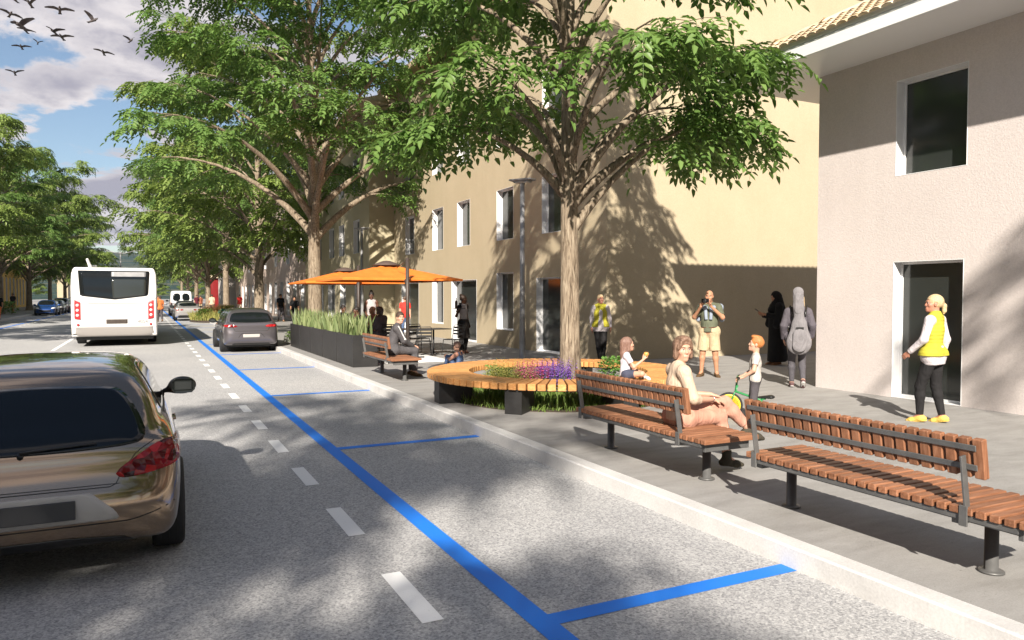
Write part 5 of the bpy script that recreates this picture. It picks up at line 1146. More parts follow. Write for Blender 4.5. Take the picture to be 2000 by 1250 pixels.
    # hands
    for s in 'LR':
        wr, el = j['wr' + s], j['el' + s]; sg = -1 if s == 'L' else 1; d0 = nrm(wr - el)
        d, n, curl = (hands or {}).get(s, (d0, np.array((-sg, 0, 0.)), .45)); d = nrm(d0 if d is None else d); n = nrm(n - d * np.dot(n, d)); sd_ = np.cross(d, n)
        hz = .92 * (hs if hs > 1.05 else 1) * (.93 if fem else 1); thumb = 1 if np.dot(np.cross(d, n), d) >= 0 else 1
        tside = -sg                                                                                 # thumb side along sd_
        rt_ = lambda a: d * math.cos(a) + n * math.sin(a)
        for i in range(4):
            off = (i - 1.5) * .0205 * hz; b0 = wr + d * .012 + sd_ * off * .5; b1 = wr + d * .088 * hz + sd_ * off
            B.cap(b0 * S, b1 * S, .019 * hz * S, .0125 * hz * S, None, 1, .012 * S)
            ln = (.036, .041, .039, .031)[i if tside < 0 else 3 - i] * hz; p = b1; a = curl * .5
            for q in range(3):
                a2 = a + q * curl * .75; p2 = p + rt_(a2) * ln * (1, .72, .58)[q]; B.cap(p * S, p2 * S, (.0098, .0088, .0080)[q] * hz * S, (.0088, .0080, .0070)[q] * hz * S, None, 1, .006 * S); p = p2
        tb = wr + d * .028 * hz + sd_ * (tside * .026 * hz); t1 = tb + nrm(d * .65 + sd_ * tside * .6 + n * .35) * .038 * hz; t2 = t1 + nrm(d * .85 + sd_ * tside * .15 + n * (.3 + curl * .4)) * .032 * hz
        B.cap(tb * S, t1 * S, .0135 * hz * S, .0105 * hz * S, None, 1, .012 * S); B.cap(t1 * S, t2 * S, .0105 * hz * S, .0085 * hz * S, None, 1, .006 * S)
    # bare feet inside the shoes
    feet = {}
    for s in 'LR':
        a = j['an' + s]; t = nrm(j['toe' + s]); side = nrm(np.cross(t, np.array((0, 0, 1.)))); u2 = np.cross(side, t)
        heel = a - t * .045 - u2 * .045; ball = a + t * .125 - u2 * .052; toe = a + t * .185 - u2 * .056; feet[s] = (a, t, side, u2, heel, ball, toe)
        B.cap(a * S, ball * S, .036 * S, .026 * S, None, 1, .02 * S); B.cap(heel * S, ball * S, .026 * S, .026 * S, None, 1, .02 * S)
    root = link('person', B.mesh('person', h * S if S > .8 else h * .85), skin); tag(root, label, 'person', group); root.location = loc; root.rotation_euler.z = R(rz)
    # eyes, lips
    for s in (-1, 1):
        e = MB(); c = HP(s * .031, .0765, .008); bm_ = e.bm; r_ = bmesh.ops.create_uvsphere(bm_, u_segments=10, v_segments=8, radius=.0105 * hq); bmesh.ops.translate(bm_, verts=r_['verts'], vec=Vector(c)); eo = e.build('eye', 'eye_white', root)
        e = MB(); c = HP(s * .031, .0835, .008); r_ = bmesh.ops.create_uvsphere(e.bm, u_segments=8, v_segments=6, radius=.0058 * hq); bmesh.ops.translate(e.bm, verts=r_['verts'], vec=Vector(c)); e.build('iris', 'eye_dark', eo)
    if hair and h < .012:
        for s in (-1, 1): g = MB(); g.tube([tuple(HP(s * x, y, z)) for x, y, z in ((.014, .093, .026), (.030, .092, .030), (.048, .078, .025))], [.0028 * hq, .004 * hq, .002 * hq], 6); g.build('eyebrow', hair[1] if hair[0] != 'none' else 'hair_dark', root)
        if lips: g = Sdf(.004); g.cap(HP(-.018, .0935, -.0675), HP(.018, .0935, -.0675), .0055 * hq, .0055 * hq); g.build('lips', 'lip', .004 * hq, root)
    # hair
    if hair and hair[0] != 'none':
        G = Sdf(.02 * hq); st = hair[0]; e = lambda c, r, k=.02, op='+': G.ell(HP(*c), np.array(r) * hq, hm, k * hq, op); c_ = lambda a, b, ra, rb, k=.02: G.cap(HP(*a), HP(*b), ra * hq, rb * hq, None, 1, k * hq)
        t = .006 if st in ('cropped',) else .013
        e((0, -.022, .040), (.075 + t, .097 + t, .088 + t))
        if st == 'bob':
            for s in (-1, 1): c_((s * .068, .02, .05), (s * .078, .010, -.070), .036, .034); c_((s * .04, .075, .095), (s * .068, .055, .02), .020, .022)
            c_((0, -.07, .02), (0, -.06, -.085), .072, .060); e((0, .03, .115), (.06, .06, .03))
        if st == 'long':
            for s in (-1, 1): c_((s * .062, .01, .05), (s * .072, -.01, -.10), .030, .030)
            c_((0, -.065, .03), (0, -.075, -.16), .075, .075); c_((0, -.075, -.16), (0, -.085, -.34), .080, .055)
        if st in ('ponytail', 'bun'): e((0, -.06, .03), (.07, .065, .075))
        if st == 'ponytail': e((0, -.125, .0), (.028, .026, .028)); c_((0, -.142, -.015), (0, -.148, -.085), .034, .026); c_((0, -.148, -.085), (0, -.142, -.125), .026, .012)
        if st == 'bun': e((0, -.085, .125), (.050, .050, .045))
        if st == 'tuft': e((0, .055, .115), (.055, .045, .028)); e((.0, .0, .125), (.06, .08, .03))
        if st == 'cap': c_((0, .085, .075), (0, .155, .062), .055, .045); e((0, -.02, .06), (.086, .108, .082))
        e((0, .105, -.030), (.066, .075, .088 if st != 'cropped' else .095), .02, '-'); e((0, .02, -.125), (.075, .085, .075), .02, '-')
        for s in (-1, 1):
            if st in ('short', 'cropped', 'tuft', 'ponytail', 'bun'): e((s * .085, .0, -.010), (.022, .030, .036), .012, '-')
        G.build('hair', hair[1], max(.006, h * .8) * hq, root)
    # clothes
    for (nm, m, parts, *opt) in wear:
        G = Sdf(.03 * S)
        for p in parts:
            if callable(p): p(G, j, S, HP)
            else: put(G, *p)
        cut = [(np.array(c) * S, n_) for c, n_ in opt[0]] if opt else None
        G.build(nm, m, h * 1.1 * S if S > .8 else h, root, cut)
    if shoes:
        m, kind = shoes
        for s in 'LR':
            a, t, side, u2, heel, ball, toe = feet[s]; G = Sdf(.022 * S); o = lambda v: v * S
            G.cap(o(heel), o(ball), .038 * S, .042 * S, u2, .86); G.cap(o(ball), o(toe - t * .012 + u2 * .002), .042 * S, .028 * S, u2, .80); G.cap(o(a - u2 * .03 - t * .01), o(ball + u2 * .005), .046 * S, .028 * S)
            if kind == 'boot': G.cap(o(a + u2 * .085 - t * .012), o(a - u2 * .02), .050 * S, .046 * S, None, 1, None, 0.0); G.cap(o(heel + u2 * .0), o(heel - u2 * .035), .030 * S, .026 * S, None, 1, .01, None, 1.0)
            if kind == 'shoe': G.cap(o(a - u2 * .005), o(a - u2 * .03), .046 * S, .046 * S, None, 1, None, 0.0)
            sh = G.build('shoe', m, .008, root)
            if kind == 'sneaker' or kind == 'shoe': sl = Sdf(.02 * S); sl.cap(o(heel - u2 * .030), o(toe - u2 * .018), .040 * S, .036 * S, u2, .25); sl.build('sole', 'stripe_white' if kind == 'sneaker' else m, .008, sh)
    if extra: extra(root, j, S, HP)
    return root
# garments as lists of body segments, how far they stand off and where they end
def top(nm, m, arm=None, fore=None, infl=.012, low=True, extra=()):
    p = [('chest', infl), ('shoulders', infl), ('belly', infl, None if low else -.25)] + ([('hips', infl, None, None)] if low else []) + ([('traps', infl * .6)] if arm is not None else [])
    if arm is not None: p.append(('uarm', infl, None, arm))
    if fore is not None: p.append(('farm', infl, None, fore))
    return (nm, m, p + list(extra))
def legs(nm, m, thigh=None, shin=None, infl=.012, extra=()):
    p = [('hips', infl + .002), ('thigh', infl, None, thigh)]
    if shin is not None: p.append(('shin', infl, None, shin))
    return (nm, m, p + list(extra))
SIT = dict(pelvis=(0, -.02, .575), waist=(0, -.02, .70), chest=(0, -.02, .90), neck=(0, -.01, 1.09), head=(0, .03, 1.245), shL=(-.165, -.015, 1.03), shR=(.165, -.015, 1.03), elL=(-.20, .03, .76), elR=(.20, .03, .76), wrL=(-.13, .24, .68), wrR=(.13, .24, .68),
           hipL=(-.09, 0, .565), hipR=(.09, 0, .565), knL=(-.11, .43, .54), knR=(.11, .43, .54), anL=(-.11, .42, .095), anR=(.11, .42, .095))
def build_people():
    # the woman on the bench, legs crossed
    def rotz(d, a, keys):
        c, s = math.cos(R(a)), math.sin(R(a)); o = dict(d)
        for k in keys: x, y, z = o[k]; o[k] = (x * c - y * s, x * s + y * c, z)
        return o
    J = dict(SIT, knR=(.11, .43, .555), anR=(.14, .50, .125), toeR=(.25, 1, -.12), knL=(.10, .50, .69), anL=(.18, .76, .41), toeL=(.25, .95, -.30), elR=(.245, .05, .775), wrR=(.15, .30, .745), elL=(-.15, .15, .78), wrL=(.03, .37, .775), head=(.015, .02, 1.25))
    J = rotz(J, -18, ('shL', 'shR', 'elR', 'neck', 'chest'))
    def bracelet(r, j, S, HP):
        p = (j['wrR'] * .93 + j['elR'] * .07) * S; d = Vector(nrm(j['wrR'] - j['elR'])); a = d.orthogonal().normalized(); b = d.cross(a)
        MB().tube([tuple(Vector(p) + (a * math.cos(2 * math.pi * k / 16) + b * math.sin(2 * math.pi * k / 16)) * .031) for k in range(17)], .004, 6, False).build('bracelet', 'chrome', r)
    person('woman in a cream knit top and pink trousers sitting cross-legged on the bench, looking back', (4.58, 5.66, PZ), -90, 1.66, J, skin='skin_fair', head=(-84, -2, 0), hair=('bob', 'hair_ash'), fem=True, h=.0075,
           wear=[top('top', 'cream_knit', 1.0, .25, .016, False), legs('trousers', 'pink_trousers', None, .80, .012)], shoes=('boot_olive', 'boot'), hands={'R': ((.1, 1, -.25), (-.2, 0, -1), .35), 'L': ((.55, .8, -.2), (0, -.1, -1), .35)}, extra=bracelet)
    # girl on the round bench with an apple
    G = dict(pelvis=(0, -.02, .10), waist=(0, -.02, .24), chest=(0, -.01, .40), neck=(0, .0, .57), head=(0, .035, .765), shL=(-.155, -.01, .515), shR=(.155, -.01, .515), elR=(.20, .14, .28), wrR=(.14, .36, .44), elL=(-.20, .10, .26), wrL=(-.10, .32, .15),
             hipL=(-.09, 0, .10), hipR=(.09, 0, .10), knL=(-.30, .30, .12), knR=(.30, .30, .14), anL=(.02, .42, .08), anR=(-.02, .34, .09), toeL=(.9, .4, -.05), toeR=(-.9, .45, -.05))
    person('long haired girl in a white tee eating an apple on the round bench', (6.45, 9.22, .602), -116, 1.18, G, base=CHILD, head=(6, 4, 0), hair=('long', 'hair_long_brown'), hs=1.27, fem=True, h=.0075,
           wear=[top('tee', 'white_tee', .62, None, .022, False), legs('shorts', 'denim_dark', .55, None, .018)], shoes=('stripe_white', 'shoe'), hands={'R': ((-.1, .3, 1), (-.5, .5, .2), .9), 'L': (None, (0, 0, -1), .4)})
    # apple held in her raised hand
    m4 = Matrix.Translation((6.45, 9.22, .602)) @ Matrix.Rotation(R(-116), 4, 'Z'); c = m4 @ Vector((.082, .285, .375))
    MB().lathe([(0, -.030), (.018, -.034), (.034, -.018), (.038, .004), (.032, .024), (.016, .033), (0, .026)], 18, tuple(c)).build('apple', 'apple'); ap = COL.objects[-1] if False else bpy.data.objects['apple']; tag(ap, 'small orange red apple held up by the girl on the round bench', 'apple')
    # boy with the balance bike
    Bj = dict(elL=(-.235, .03, 1.03), wrL=(-.18, .24, .87), elR=(.235, .03, 1.03), wrR=(.18, .24, .87), knL=(-.13, .03, .45), anL=(-.15, -.03, .085), knR=(.13, .05, .45), anR=(.15, .02, .085), head=(0, .0, 1.54))
    person('small ginger haired boy in a grey tee astride a green balance bike', (7.50, 7.66, PZ), 46, 1.17, Bj, base=CHILD, head=(6, 12, 0), hair=('tuft', 'hair_ginger'), hs=1.27, h=.0075,
           wear=[top('tee', 'grey_tee', .55, None, .020), legs('trousers', 'dark_grey', None, .95, .016)], shoes=('sandal', 'sandal'), hands={'L': ((.3, .9, -.2), (0, -.2, -1), 1.0), 'R': ((-.3, .9, -.2), (0, -.2, -1), 1.0)})
    bike()
    # man with the camera
    Mj = dict(elR=(.285, .10, 1.21), wrR=(.115, .265, 1.425), elL=(-.285, .10, 1.21), wrL=(-.095, .27, 1.43), anL=(-.15, -.02, .085), anR=(.15, .03, .085), knL=(-.125, .02, .5), knR=(.125, .03, .5), head=(0, .03, 1.632), toeL=(-.55, 1, -.22), toeR=(.30, 1, -.22))
    def sweater(G, j, S, HP):
        for s in (-1, 1):
            G.cap(np.array((s * .19, -.05, 1.42)) * S, np.array((s * .06, .085, 1.40)) * S, .062 * S, .045 * S); G.cap(np.array((s * .06, .10, 1.40)) * S, np.array((s * .045 - .02, .165, 1.16)) * S, .036 * S, .032 * S, None, 1, None, None, 1.0); G.cap(np.array((s * .20, -.07, 1.42)) * S, np.array((s * .235, -.06, 1.16)) * S, .055 * S, .05 * S)
        G.cap(np.array((-.19, -.09, 1.41)) * S, np.array((.19, -.09, 1.41)) * S, .07 * S, .07 * S)
    def belt(G, j, S, HP): G.cap(np.array((0, .012, .985)) * S, np.array((0, .012, 1.02)) * S, .178 * S, .178 * S, (0, 1, 0), .86, .005, 0.0, 1.0)
    def shorts_leg(G, j, S, HP):
        for s in 'LR': a, b = j['hip' + s], j['kn' + s]; G.cap(a * S, b * S, .108 * S, .112 * S, None, 1, None, None, .93)
        G.cap(np.array((0, .012, .92)) * S, np.array((0, .012, 1.0)) * S, .176 * S, .176 * S, (0, 1, 0), .86, None, 0.0, 1.0)
    cm = person('bald man in a green polo and khaki shorts raising a camera to his face', (10.6, 12.15, PZ), 126, 1.80, Mj, skin='skin_tan', head=(6, -6, 0), hair=('none', 'hair_grey'), fat=1.12,
           wear=[top('polo', 'polo_green', .80, None, .020, False), ('shorts', 'khaki', [('hips', .014), shorts_leg]), ('belt', 'brown_leather', [belt]), ('sweater', 'sweater_blue', [sweater])], shoes=('shoe_brown', 'shoe'), hands={'R': ((-.55, .3, .9), (-.5, .8, 0), 1.1), 'L': ((.5, .3, .9), (.5, .8, 0), 1.1)})
    c = empty('camera_body', (10.6, 12.15, PZ), R(126)); tag(c, 'small black camera held in front of the bald man face', 'camera'); q = 1.80 / 1.75
    MB().box((.01 * q, .335 * q, 1.545 * q), (.15, .045, .085), None, .008).build('case', 'black_gloss', c); MB().lathe([(.032, 0), (.034, .05), (.030, .055), (.0, .05)], 18, (.01 * q, .357 * q, 1.545 * q), 'y').build('lens', 'dark_steel', c)
    # woman in the long black robe
    def robe(G, j, S, HP):
        G.cap(np.array((0, 0, 1.10)) * S, np.array((.0, -.03, .09)) * S, .17 * S, .265 * S, (0, 1, 0), .78, .05, None, 1.0); G.cap(np.array((0, 0, 1.10)) * S, np.array((0, -.09, .10)) * S, .16 * S, .22 * S, None, 1, .05, None, 1.0)
        for s in (-1, 1): G.cap(np.array((s * .19, .0, 1.40)) * S, np.array((s * .22, .06, .98)) * S, .07 * S, .10 * S)
    def scarf(G, j, S, HP):
        G.ell(HP(0, -.02, .035), np.array((.098, .118, .115)) * S); G.cap(HP(0, -.03, -.02), j['neck'] * S, .095 * S, .12 * S); G.cap(HP(0, -.06, 0), np.array((0, -.12, 1.22)) * S, .10 * S, .15 * S); G.cap(j['neck'] * S, np.array((0, .06, 1.32)) * S, .11 * S, .13 * S)
        G.ell(HP(0, .11, -.015), np.array((.052, .06, .078)) * S, None, .015, '-')
    Rj = dict(elR=(.22, .02, 1.15), wrR=(.10, .30, 1.20), elL=(-.22, .04, 1.15), wrL=(-.08, .32, 1.22), anL=(-.08, -.03, .09), anR=(.08, .04, .09))
    person('woman in a long black robe and headscarf looking at her phone by the ochre wall', (13.86, 13.5, PZ), 68, 1.78, Rj, skin='skin_tan', head=(0, -10, 0), hair=None, fem=True,
           wear=[('robe', 'black_cloth', [('chest', .03), ('shoulders', .03), ('traps', .02), ('uarm', .035), ('farm', .035, None, .85), ('belly', .03), robe]), ('headscarf', 'black_cloth', [scarf])], shoes=('sandal', 'shoe'), hands={'R': ((-.2, 1, .35), (-.6, 0, .7), .6), 'L': ((.1, 1, .3), (.5, 0, .8), .6)})
    ph = MB().box((0, 0, 0), (.075, .15, .010), None, .003).build('phone', 'black_gloss'); tag(ph, 'black phone held out by the woman in the robe', 'phone'); mm = Matrix.Translation((13.86, 13.5, PZ)) @ Matrix.Rotation(R(68), 4, 'Z'); ph.location = mm @ Vector((.03, .45, 1.33)); ph.rotation_euler = (R(35), 0, R(68))
    # girl walking away with a guitar case
    Gj = dict(anL=(-.09, .06, .085), knL=(-.095, .07, .50), knR=(.09, .10, .50), anR=(.085, -.16, .15), toeR=(.05, .8, -.62), elL=(-.25, -.02, 1.15), wrL=(-.23, .10, .90), elR=(.25, -.04, 1.16), wrR=(.25, .10, .94), head=(.02, .02, 1.632))
    def ghair(G, j, S, HP):
        G.cap(HP(.05, -.06, .0), np.array((.10, -.11, 1.30)) * S, .05 * S, .035 * S)
    person('girl in a grey sweater and leggings walking away with a guitar case on her back', (10.80, 9.98, PZ), -41, 1.72, Gj, head=(-12, 0, 0), hair=('long', 'hair_blonde'), fem=True,
           wear=[top('sweater', 'jacket_grey', 1.0, .95, .032), legs('leggings', 'legging_grey', None, .97, .006)], shoes=('sneaker', 'sneaker'))
    gc = empty('guitar_case', (10.80, 9.98, PZ), R(-41)); tag(gc, 'grey padded guitar case carried on the back of the girl walking away', 'guitar case'); g = Sdf(.05)
    P = lambda x, z, y=-.235: np.array((x, y - (z - 1.1) * .05, z))
    g.cap(P(0, .82), P(0, .86), .20, .20, (0, 1, 0), .36, .08); g.cap(P(0, .86), P(0, 1.16), .195, .135, (0, 1, 0), .45, .08); g.cap(P(0, 1.16), P(-.02, 1.50), .095, .085, (0, 1, 0), .65, .06); g.cap(P(-.02, 1.50), P(-.03, 1.76), .090, .095, (0, 1, 0), .6, .05); gb = g.build('case', 'case_grey', .010, gc)
    g = Sdf(.03); yb_ = -.235 - .085
    g.cap((0, yb_ + .0, .80), (0, yb_ - .01, 1.00), .125, .115, (0, 1, 0), .22, .04); g.build('front_pocket', 'case_grey', .009, gc); g = Sdf(.02); g.cap((-.025, -.30, 1.42), (-.03, -.315, 1.70), .062, .062, (0, 1, 0), .25, .03); g.build('neck_pocket', 'case_grey', .009, gc)
    bx = MB(); bx.box((0, yb_ - .018, 1.105), (.13, .012, .045), None, .003); bx.build('name_patch', 'trim_black', gc); 
    for s in (-1, 1): MB().tube([(s * .10, -.20, 1.32), (s * .14, -.06, 1.50), (s * .15, .09, 1.40), (s * .17, .08, 1.2), (s * .14, -.15, .98)], .018, 8).build('strap', 'trim_black', gc)
    # the woman in the yellow vest, twice in the scene as in the photograph: seen from behind by the door, and from the front by the wall
    def tail(G, j, S, HP):
        G.cap(np.array((0, .0, 1.0)) * S, np.array((0, .0, .81)) * S, .155 * S, .172 * S, (0, 1, 0), .80, .04, None, 1.0)
    def collar(G, j, S, HP): G.cap(j['neck'] * S - np.array((0, 0, .02)), j['neck'] * S + np.array((0, .008, .05)), .074 * S, .066 * S, None, 1, .02, 0.0, 1.0)
    VW = lambda: [('shirt', 'shirt_white', [('chest', .008), ('shoulders', .010), ('uarm', .014), ('farm', .014, None, .97), ('belly', .008), ('hips', .026), tail]), legs('trousers', 'trouser_black', None, .97, .008)]
    vest = ('vest', 'vest_yellow', [('chest', .030), ('shoulders', .018, .08, .92), ('belly', .030, None, 1.0), ('hips', .054), ('traps', .020), collar], [((0, 0, .925), (0, 0, -1))])
    Vj = dict(anL=(-.085, .13, .085), knL=(-.09, .13, .49), knR=(.09, .0, .50), anR=(.085, -.09, .09), toeR=(.04, 1, -.24), toeL=(-.05, 1, -.20), elL=(-.235, .03, 1.15), wrL=(-.20, .24, .96), elR=(.225, -.07, 1.14), wrR=(.22, -.02, .89))
    person('blonde woman in a yellow quilted vest and yellow shoes walking past the glass door', (9.45, 6.42, PZ), 12, 1.70, Vj, skin='skin_red', head=(42, 4, 0), hair=('ponytail', 'hair_blonde'), fem=True, fat=1.02, h=.0085, wear=VW() + [vest], shoes=('shoe_yellow', 'shoe'))
    def open_front(G, j, S, HP):
        G.P.append(('c', np.array((0, .16, 1.48)) * S, np.array((.0, .16, .85)) * S, .072 * S, .080 * S, None, 1.0, .02, None, None, '-'))
    vest2 = ('vest', 'vest_yellow', vest[2] + [open_front], vest[3])
    Vj2 = dict(anL=(-.07, -.06, .09), knL=(-.09, .03, .50), knR=(.06, .05, .50), anR=(.02, .08, .085), elL=(-.235, .0, 1.14), wrL=(-.25, .07, .90), elR=(.225, -.03, 1.14), wrR=(.225, .05, .90))
    person('elderly woman in an open yellow quilted vest and black trousers standing at the wall corner', (10.30, 15.85, PZ), 152, 1.72, Vj2, skin='skin_red', head=(18, 0, 0), hair=('cropped', 'hair_blonde'), fem=True, fat=1.02, wear=VW() + [vest2], shoes=('black_cloth', 'shoe'))
    # waitress
    Wj = dict(elR=(.27, -.06, 1.13), wrR=(.40, .10, 1.29), elL=(-.225, -.05, 1.14), wrL=(-.21, .05, .89), head=(0, .01, 1.632))
    def apron(G, j, S, HP): G.cap(np.array((0, .01, 1.04)) * S, np.array((0, .02, .46)) * S, .150 * S, .205 * S, (0, 1, 0), .85, .03, 0.0, 1.0)
    person('dark skinned waitress in a pale blouse and long black apron carrying a tray', (8.39, 20.25, PZ), -150, 1.70, Wj, skin='skin_dark', head=(60, 0, 0), hair=('bun', 'hair_dark'), fem=True,
           wear=[('blouse', 'blouse_light', [('chest', .012), ('shoulders', .010, .1, .9), ('belly', .012), ('traps', .008)]), ('sleeves', 'black_cloth', [('uarm', .016, None, .62)]), ('apron', 'apron', [apron]), legs('trousers', 'trouser_black', None, .97, .02)], shoes=('brown_leather', 'shoe'), hands={'R': ((.2, .5, .3), (0, -.2, 1), .15)})
    mm = Matrix.Translation((8.39, 20.25, PZ)) @ Matrix.Rotation(R(-150), 4, 'Z'); tp = mm @ Vector((.43, .17, 1.315))
    tag(MB().lathe([(0, 0), (.19, 0), (.20, .012), (.196, .014), (.188, .004), (0, .004)], 28).build('serving_tray', 'dark_steel', None, tp), 'round dark serving tray balanced on the waitress hand', 'tray')
    tag(MB().lathe([(0, 0), (.036, .0), (.038, .01), (.038, .19), (.030, .215), (.014, .245), (.0135, .30), (.016, .302), (.016, .315), (0, .315)], 18).build('wine_bottle', 'bottle_glass', None, tp + Vector((-.08, .02, .005))), 'dark wine bottle standing on the waitress tray', 'bottle')
    tag(MB().lathe([(0, 0), (.032, .001), (.030, .004), (.005, .008), (.004, .075), (.018, .088), (.036, .115), (.038, .14), (.033, .17), (.031, .17), (.035, .14), (.0, .10)], 18).build('wine_glass', 'glass_dark', None, tp + Vector((.02, -.05, .005))), 'wine glass beside the bottle on the waitress tray', 'glass')
    # man on the far bench
    Tj = dict(SIT, pelvis=(0, -.02, .575), chest=(0, .05, .89), neck=(0, .10, 1.07), head=(.01, .15, 1.225), shL=(-.155, .10, 1.0), shR=(.165, .04, 1.01), elL=(-.17, .22, .76), elR=(.20, .17, .75), wrL=(-.04, .42, .64), wrR=(.05, .42, .62))
    def stripe(G, j, S, HP):
        for s in 'LR': a, b, c = (j[k + s] * S for k in ('sh', 'el', 'wr')); o = np.array((.062 if s == 'R' else -.062, .0, .046)) * S; G.cap(a + o, b + o * .9, .016 * S, .014 * S); G.cap(b + o * .9, b * .15 + c * .85 + o * .7, .014 * S, .012 * S)
    person('man in a dark grey tracksuit with a white sleeve stripe sitting on the far bench', (4.62, 14.95, PZ), -90, 1.76, Tj, skin='skin_fair', head=(-78, 2, 0), hair=('short', 'hair_dark'),
           wear=[top('jacket', 'tracksuit', 1.0, .93, .024), ('sleeve_stripe', 'stripe_white', [stripe]), legs('trousers', 'tracksuit', None, .93, .018)], shoes=('shoe_brown', 'shoe'))
    # child on the pavement in dungarees
    Cj = dict(pelvis=(0, -.03, .10), waist=(0, -.05, .24), chest=(0, -.03, .40), neck=(0, .02, .57), head=(.01, .07, .765), shL=(-.155, .0, .515), shR=(.155, .0, .515), elR=(.20, .2, .36), wrR=(.08, .38, .42), elL=(-.22, .2, .36), wrL=(-.08, .40, .42),
              hipL=(-.09, 0, .10), hipR=(.09, 0, .10), knL=(-.12, .34, .42), knR=(.12, .34, .42), anL=(-.10, .44, .085), anR=(.10, .44, .085))
    def bib(G, j, S, HP):
        for s in (-1, 1): G.cap(np.array((s * .07, -.13, .34)) * S, np.array((s * .09, -.06, .58)) * S, .022 * S, .022 * S)
    person('child in blue denim dungarees sitting on the pavement behind the round bench', (6.40, 15.75, PZ), 38, 1.22, Cj, base=CHILD, head=(-20, -6, 0), hair=('short', 'hair_long_brown'), hs=1.27,
           wear=[('shirt', 'pink_trousers', [('shoulders', .012), ('uarm', .014, None, .9), ('traps', .01)]), ('dungarees', 'denim', [('hips', .022), ('belly', .020), ('chest', .018, None, .6), ('thigh', .018), ('shin', .016, None, .9), bib])], shoes=('shoe_brown', 'shoe'))
    # cafe guests
    person('boy in a red shirt, jeans and cap standing by a doorway behind the tables', (9.72, 29.8, PZ), 165, 1.64, None, head=(-10, 0, 0), hair=('cap', 'cap_brown'), h=.011, wear=[top('shirt', 'red_shirt', .60, None, .024), legs('jeans', 'denim', None, .97, .018)], shoes=('sneaker', 'sneaker'))
    person('dark skinned woman in a sleeveless lilac top standing among the cafe tables', (6.9, 24.8, PZ), 165, 1.82, dict(elL=(-.22, .0, 1.14), wrL=(-.14, .16, .98), elR=(.22, .0, 1.14), wrR=(.14, .16, .98)), skin='skin_dark', head=(0, -14, 0), hair=('bun', 'hair_black'), fem=True, h=.011,
           wear=[('top', 'blouse_light', [('chest', .014), ('shoulders', .010, .1, .9), ('belly', .016), ('hips', .014), ('traps', .008)]), legs('trousers', 'trouser_black', None, .97, .014)], shoes=('black_cloth', 'shoe'))
    person('bald man in a brown coat seated at a cafe table, face turned to the street', (6.38, 22.75, PZ), 96, 1.74, dict(SIT, wrL=(-.1, .34, .78), wrR=(.1, .34, .78)), skin='skin_tan', head=(-4, -4, 0), hair=('none', 'hair_dark'), h=.011, wear=[top('coat', 'rust_shirt', 1.0, .95, .022), legs('trousers', 'dark_grey', None, .95, .015), ('scarf', 'black_cloth', [('traps', .022)])], shoes=('shoe_brown', 'shoe'))
    person('grey haired person in a dark jacket on a cafe chair, seen from behind', (6.25, 21.5, PZ), 30, 1.74, dict(SIT, wrL=(-.1, .34, .78), wrR=(.1, .34, .78)), skin='skin_tan', head=(0, 0, 0), hair=('bob', 'hair_grey'), h=.011, fat=1.05, wear=[top('jacket', 'jacket_grey', 1.0, .95, .028), legs('trousers', 'dark_grey', None, .95, .015)], shoes=('shoe_brown', 'shoe'))
    person('seated dark haired person in black behind the planter blades, beside the farther mast', (6.05, 25.3, PZ), 200, 1.74, dict(SIT, wrL=(-.1, .34, .78), wrR=(.1, .34, .78)), skin='skin_dark', head=(0, 0, 0), hair=('short', 'hair_black'), h=.012, wear=[top('shirt', 'black_cloth', .9, None, .022), legs('trousers', 'dark_grey', None, .95, .015)], shoes=('shoe_brown', 'shoe'))
    person('seated person in maroon behind the planter blades, left of the bald man', (6.15, 23.8, PZ), 100, 1.70, dict(SIT, wrL=(-.1, .34, .78), wrR=(.1, .34, .78)), skin='skin_dark', head=(0, 0, 0), hair=('short', 'hair_black'), h=.012, wear=[top('shirt', 'maroon', .9, None, .022), legs('trousers', 'dark_grey', None, .95, .015)], shoes=('shoe_brown', 'shoe'))
    # distant walkers: one figure, copied with other clothes
    w0 = person('walker in an orange top crossing the road behind the bus corner', (.95, 58, 0), 20, 1.78, dict(anL=(-.08, .18, .085), knL=(-.09, .15, .50), anR=(.08, -.16, .12), knR=(.09, .02, .5)), skin='skin_tan', hair=('short', 'hair_dark'), h=.018, wear=[top('shirt', 'orange_top', .7, None, .025), legs('trousers', 'dark_grey', None, .95, .02)], shoes=('shoe_brown', 'shoe'))
    for (x, y, z, rz, s, tm, lm, l) in ((-13.0, 86.5, PZ, 180, 1.0, 'black_cloth', 'trouser_black', 'dark clothed walker in front of the orange yellow building'), (-11.2, 84.0, PZ, 150, 1.06, 'apron', 'orange_top', 'walker in orange trousers beside the left trunk behind the blue car'), (5.4, 72, PZ, 0, 1, 'cream_knit', 'dark_grey', 'walker in a pale top next to the lit trunk behind the coupe'),
                                        (1.2, 84, 0, 190, 1, 'orange_top', 'denim', 'walker in an orange top on the road left of the white van'), (4.6, 80, PZ, 200, .98, 'maroon', 'dark_grey', 'walker in maroon just right of the white van'), (5.2, 84, PZ, 30, .95, 'rust_shirt', 'khaki', 'walker in rust brown between the white van and the trunks'),
                                        (8.2, 76, PZ, 10, 1.0, 'red_shirt', 'cream_knit', 'walker in red with pale trousers by the red kiosk'), (7.9, 50.0, PZ, 200, 1.0, 'black_cloth', 'dark_grey', 'walker in black between two trunks before the pinkish building'), (7.1, 54.0, PZ, 20, 1.0, 'cream_knit', 'rust_shirt', 'walker in cream between two trunks before the pinkish building'),
                                        (7.2, 41, PZ, 160, .92, 'black_cloth', 'dark_grey', 'dark clothed person standing behind the far end of the planter row'), (-9.0, 61.3, PZ, 170, 1.0, 'black_cloth', 'orange_top', 'walker in orange trousers at the very left frame edge')):
